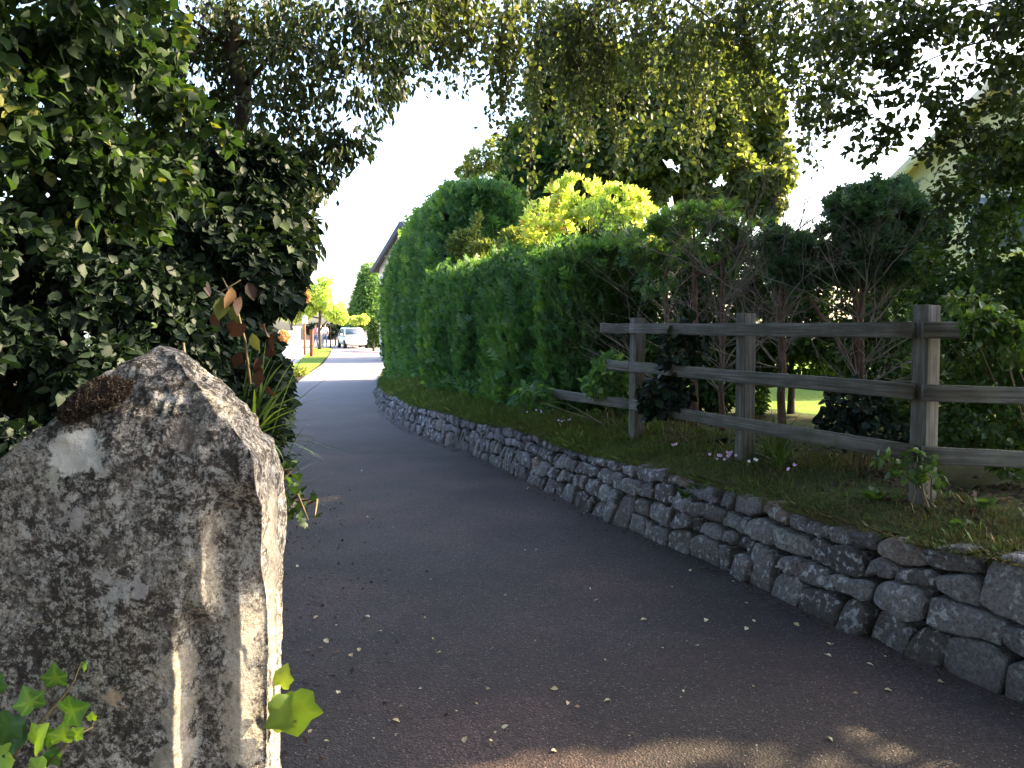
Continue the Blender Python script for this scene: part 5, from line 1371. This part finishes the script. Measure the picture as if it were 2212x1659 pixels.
# ------------------------------------------------------------------ people far down the lane
def person(px, Y, h, label, top, legs, yaw, seed, stride=.12):
    b = at(px, 0, Y)
    root = empty("person", (0, 0, 0), label, "person")
    s = h / 1.75
    J = {'pel': (0, 0, .93), 'ch': (0, 0, 1.28), 'nk': (0, 0, 1.48), 'hd': (0, .01, 1.56), 'ht': (0, .01, 1.70),
         'sl': (.17, 0, 1.42), 'el': (.24, .03, 1.14), 'wl': (.24, .12, .90), 'hl': (.24, .15, .80), 'sr': (-.17, 0, 1.42), 'er': (-.24, -.03, 1.14), 'wr': (-.25, .04, .90), 'hr': (-.25, .06, .80),
         'pl': (.09, 0, .88), 'kl': (.10, stride * .7, .48), 'al': (.10, stride, .08), 'tl': (.10, stride + .16, .035), 'pr': (-.09, 0, .88), 'kr': (-.10, -stride * .2, .48), 'ar': (-.10, -stride, .08), 'tr': (-.10, -stride + .16, .035)}
    rad = {'pel': .15, 'ch': .155, 'nk': .055, 'hd': .085, 'ht': .075, 'sl': .065, 'el': .042, 'wl': .03, 'hl': .03, 'sr': .065, 'er': .042, 'wr': .03, 'hr': .03, 'pl': .095, 'kl': .06, 'al': .04, 'tl': .035, 'pr': .095, 'kr': .06, 'ar': .04, 'tr': .035}
    def skin(name, keys, edges, grow, mat, par=None):
        me = bpy.data.meshes.new(name)
        me.from_pydata([tuple(np.array(J[k]) * s) for k in keys], [(keys.index(a), keys.index(b_)) for a, b_ in edges], [])
        o = bpy.data.objects.new(name, me); col.objects.link(o); me.materials.append(mat)
        o.modifiers.new("skin", 'SKIN')
        for k, sv in zip(keys, me.skin_vertices[0].data): r_ = (rad[k] + grow) * s; sv.radius = (r_, r_ * .8); sv.use_root = (k in ('pel', 'ch') and k == keys[0])
        sb = o.modifiers.new("sub", 'SUBSURF'); sb.levels = 1; sb.render_levels = 1
        o.parent = root
        return o
    E = [('pel', 'ch'), ('ch', 'nk'), ('nk', 'hd'), ('hd', 'ht'), ('ch', 'sl'), ('sl', 'el'), ('el', 'wl'), ('wl', 'hl'), ('ch', 'sr'), ('sr', 'er'), ('er', 'wr'), ('wr', 'hr'), ('pel', 'pl'), ('pl', 'kl'), ('kl', 'al'), ('al', 'tl'), ('pel', 'pr'), ('pr', 'kr'), ('kr', 'ar'), ('ar', 'tr')]
    skin("body", list(J), E, 0, M['skin'])
    skin("shirt", ['ch', 'pel', 'sl', 'el', 'sr', 'er'], [('pel', 'ch'), ('ch', 'sl'), ('sl', 'el'), ('ch', 'sr'), ('sr', 'er')], .018, top)
    skin("trousers", ['pel', 'pl', 'kl', 'al', 'pr', 'kr', 'ar'], [('pel', 'pl'), ('pl', 'kl'), ('kl', 'al'), ('pel', 'pr'), ('pr', 'kr'), ('kr', 'ar')], .014, legs)
    m_ = MB(); bm = bmesh.new(); bmesh.ops.create_icosphere(bm, subdivisions=3, radius=1)
    for v in bm.verts: v.co = Vector((v.co.x * .092, v.co.y * .105, v.co.z * .10)) * s
    bmesh.ops.delete(bm, geom=[v for v in bm.verts if v.co.z < -.02 * s and v.co.y > -.02 * s], context='VERTS')
    m_.bm(bm, (0, -.012 * s, 1.665 * s)); m_.build("hair", M['hair'], root, True)
    root.location = (b.x, Y, 0.03); root.rotation_euler = (0, 0, yaw)
person(682, 57.5, 1.72, "person in a red top standing beside the wooden post", M['cloth_pink'], M['cloth_blue'], R(150), 1)
person(692, 56.0, 1.78, "person in a white top and pale trousers in the middle of the small group", M['cloth_white'], M['cloth_grey'], R(200), 2)
person(702, 57.0, 1.80, "person in a white top and blue trousers standing nearest the white car", M['cloth_white'], M['cloth_blue'], R(170), 3)

# ------------------------------------------------------------------ grass on the bank (uncountable)
def bank_grass():
    g = np.random.default_rng(77)
    n = 260000
    s_ = g.random(n) ** 1.5 * (np.interp(25, WP[:, 1], WS) - np.interp(2.6, WP[:, 1], WS)) + np.interp(2.6, WP[:, 1], WS)
    t_ = .04 + g.random(n) ** 1.3 * 1.15
    x_, y_, tx_, ty_, nx_, ny_ = wall_frame(s_)
    P_ = np.stack([x_ + nx_ * t_, y_ + ny_ * t_, bank_z(s_, t_) - .005], 1)
    k = fbm(P_, 1.4, 3, 3) + .55 * np.clip((P_[:, 1] - 5) / 5, -.6, 1) - .5 * np.clip(t_ - .6, 0, 1) + .25
    keep = k > g.random(n) * .8 - .25
    P_, t_, k = P_[keep], t_[keep], k[keep]; n = len(P_)
    P_[:, 2] += .02 * fbm(P_, 3.5, 9)
    D = g.normal(size=(n, 3)) * .45 + np.array([-.15, -.1, 1.0]); 
    edge = (t_ < .14)
    D[edge] += np.array([-.9, -.4, -.5])
    size = (.018 + .036 * g.random(n) ** 1.5) * np.where(g.random(n) < .03, 2.0, 1) * (1 + .3 * fbm(P_, 2, 8)) * (1 + .4 * (P_[:, 1] > 7))
    V = np.array([(-.045, 0, 0), (.045, 0, 0), (.02, .6, .03), (0, 1, -.12), (-.02, .6, .03)], float)
    far = np.clip(P_[:, 1] / 10, .6, 2)
    TT = (V * np.array([1, 1, 1]), np.array([(0, 1, 2, 3), (0, 3, 4, 0)]))
    TT = (np.array([(-.05, 0, 0), (.05, 0, 0), (.035, .6, .03), (-.035, .6, .03), (0, 1, -.1)]), None)
    Vv = np.array([(-.06, 0, 0), (.06, 0, 0), (.03, .62, .04), (-.03, .95, -.08)], float)
    var = .40 + .25 * fbm(P_, 2.4, 12) + .22 * g.normal(size=n) + .2 * np.clip((P_[:, 1] - 7) / 6, 0, 1) - .20 * np.clip((7 - P_[:, 1]) / 3, 0, 1)
    VV, Fc, kk = leaves_arrays(P_, D, rdir(n, g), size, (Vv, np.array([(0, 1, 2, 3)])))
    me = npmesh("grass", VV, [Fc], np.repeat(np.clip(var, 0, 1), kk))
    o = link("grass", me, M['grass']); tag(o, "short rough grass growing along the bank", "grass", kind="stuff")
bank_grass()
# litter: dead leaves under the fence, uncountable
def litter():
    g = np.random.default_rng(78); n = 5200
    s_ = np.interp(2.6, WP[:, 1], WS) + g.random(n) ** 1.4 * 6; t_ = .35 + g.random(n) * 1.6
    x_, y_, tx_, ty_, nx_, ny_ = wall_frame(s_)
    P_ = np.stack([x_ + nx_ * t_, y_ + ny_ * t_, bank_z(s_, t_) + .012], 1)
    P_ = P_[fbm(P_, 2.5, 4) > -.05]; n = len(P_)
    m = 900
    u_ = g.random(m); yy = 1.5 + u_ * 6; lx = np.interp(yy, [p_[1] for p_ in L_PTS], [p_[0] for p_ in L_PTS]); xx = lx + np.abs(g.normal(size=m)) * .5 - .1
    Q = np.stack([xx, yy, np.full(m, .016)], 1)
    # gutter at the wall foot
    s2 = np.interp(2.6, WP[:, 1], WS) + g.random(1200) * 13; x2, y2, _, _, nx2, ny2 = wall_frame(s2); o2 = -.03 - np.abs(g.normal(size=1200)) * .05
    Q2 = np.stack([x2 + nx2 * (o2 - .12), y2 + ny2 * (o2 - .12), np.full(1200, .018)], 1)
    P_ = np.vstack([P_, Q, Q2]); n = len(P_)
    D = g.normal(size=(n, 3)) * np.array([1, 1, .25]); N_ = g.normal(size=(n, 3)) * .35 + np.array([0, 0, 1])
    S = .03 * (.5 + g.random(n)); S[-1200:] *= .5; S[-2100:-1200] *= .7
    o = leaf_object("leaf_litter", P_, D, N_, S, T_OV, M['lf_brown'], g.random(n) * .85); tag(o, "brown dead leaf litter under the fence and along the road edges", "leaf litter", kind="stuff")
litter()
# fallen leaves on the lane, each one on its own
def fallen():
    g = np.random.default_rng(79)
    vars_ = []
    for k in range(6):
        T = T_leaf(.30 + .08 * g.random()); V = T[0].copy(); V[:, 2] += .35 * V[:, 0] ** 2 * (1 + g.random() * 3) - .12 * V[:, 1] * g.random() + .03
        me = npmesh("fallen_leaf", V, [T[1]], np.full(6, (.15, .45, .6, .75, .9, 1)[k])); me.materials.append(M['lf_fallen']); vars_.append(me)
    spots = [(1205, 1497), (853, 1563), (1320, 1520), (757, 1420), (700, 1388), (797, 1340), (1525, 1350), (1610, 1362), (1403, 1345), (1630, 1345), (1785, 1395), (1905, 1497), (1785, 1600), (955, 1415), (1005, 1600), (725, 1500), (775, 1415), (640, 1225), (1490, 1240), (1870, 1440), (2025, 1480), (1100, 1575), (822, 1370), (690, 1337), (1188, 1630), (1720, 1352), (1290, 1300), (1230, 1085), (1140, 1060)]
    pts = [(p_[0] + g.normal() * 3, p_[1]) for p_ in spots]
    for _ in range(62):
        pts.append((650 + g.random() * 1400, 930 + (g.random() ** .7) * 690))
    c = 0
    for px, py in pts:
        Y = CAM_H * F / (py - 705); X_ = (px - 1106) / F * Y
        wr_ = np.interp(Y, WP[:, 1], WP[:, 0])
        if X_ > wr_ - .08: continue
        big = c < 29
        o = bpy.data.objects.new("fallen_leaf", vars_[g.integers(6) if not big else g.integers(2, 6)]); col.objects.link(o)
        o.location = (X_, Y, .016); o.rotation_euler = (g.normal() * .25, g.normal() * .25, g.random() * 6.28)
        sz = (.026 + .016 * g.random()) if big else (.012 + .014 * g.random()); o.scale = (sz, sz, sz)
        tag(o, "small curled pale yellow or brown leaf fallen on the dark asphalt", "fallen leaf", "fallen leaves scattered on the lane"); c += 1
fallen()

# cyclamen and weeds
def cyclamen(px, py, n, label, mat, seed, spread=.06, Yo=None):
    g = np.random.default_rng(seed)
    zb = .6; Y = (CAM_H - zb) * F / (py + 14 - 705)
    for _ in range(5): X_ = (px - 1106) / F * Y; zb = bank_at(X_, Y); Y = (CAM_H - zb) * F / (py + 14 - 705)
    root = empty("cyclamen", (X_, Y, zb), label, "flower", "cyclamen flowers on the bank")
    st = MB(); C, D = [], []
    for k in range(n):
        b = np.array((X_, Y, zb)) + g.normal(size=3) * np.array([spread, spread * .6, 0]); h = .05 + .035 * g.random(); t_ = b + np.array([g.normal() * .01, 0, h])
        st.tube([b, (b + t_) / 2 + g.normal(size=3) * .003, t_], [.0012, .001, .001], 4, cap=False)
        for q_ in range(5):
            C.append(t_); a = q_ * 1.257 + g.random(); D.append((math.cos(a) * .5, math.sin(a) * .5, .9))
    st.build("stem", M['stem'], root)
    C, D = np.array(C), np.array(D)
    leaf_object("petals", C, D, unit(rdir(len(C), g) + .01), .024 * (.8 + .4 * g.random(len(C))), T_leaf(.34), mat, g.random(len(C)), root)
cyclamen(1578, 990, 9, "large pink cyclamen cluster by the middle fence post", M['pink'], 1, .05)
cyclamen(1545, 995, 3, "few pale pink cyclamen blooms just left of the large pink cluster", M['pink'], 2, .03)
cyclamen(1625, 1003, 3, "white cyclamen blooms at the foot of the middle fence post", M['white_petal'], 3, .02)
cyclamen(1716, 1020, 2, "single pink cyclamen out in the grass below the bottom rail", M['pink'], 4, .015)
cyclamen(1455, 965, 2, "lone pale cyclamen above the wall between the left and middle posts", M['pink'], 5, .02)
cyclamen(1225, 908, 5, "pink cyclamen patch near the end of the bottom rail", M['pink'], 6, .06)
cyclamen(1170, 890, 4, "small distant cyclamen patch under the clipped hedge", M['pink'], 7, .06)
def weed(px, py, n, L, label, mat, seed, z=None, T=T_OV):
    g = np.random.default_rng(seed)
    zb = .6 if z is None else z
    for _ in range(5):
        Y = (CAM_H - zb) * F / (py - 705); X_ = (px - 1106) / F * Y
        if z is None: zb = bank_at(X_, Y)
    root = empty("weed", (X_, Y, zb), label, "weed", "leafy weeds on the bank")
    a = g.random(n) * 6.28; C = np.array([(X_, Y, zb + .01)] * n) + g.normal(size=(n, 3)) * np.array([.02, .02, .004])
    D = np.stack([np.cos(a), np.sin(a), .5 + .6 * g.random(n)], 1)
    leaf_object("leaves", C, D, np.array([0, 0, 1.0]) + g.normal(size=(n, 3)) * .3, L * (.6 + .6 * g.random(n)), T, mat, .4 + .5 * g.random(n), root)
weed(1890, 1080, 12, .085, "broad leaved green weed left of the right fence post foot", M['lf_beech'], 1)
weed(2130, 1100, 9, .075, "upright pale green weed right of the right fence post foot", M['lf_beech'], 2)
weed(2070, 1140, 6, .055, "small weed just above the wall top near the right post", M['lf_beech'], 3)
weed(1560, 960, 10, .09, "low dark leafy weed beside the middle fence post", M['lf_dark'], 4)
weed(1510, 1060, 9, .07, "small fern growing on top of the wall stones", M['lf_mid'], 5, .50, T_NARROW)
weed(2150, 1230, 8, .06, "yellow green weed in a wall joint at the right", M['lf_lime'], 6, .46)
weed(1483, 1078, 12, .09, "green fern sprouting from the face of the stone wall", M['lf_mid'], 7, .40, T_NARROW)
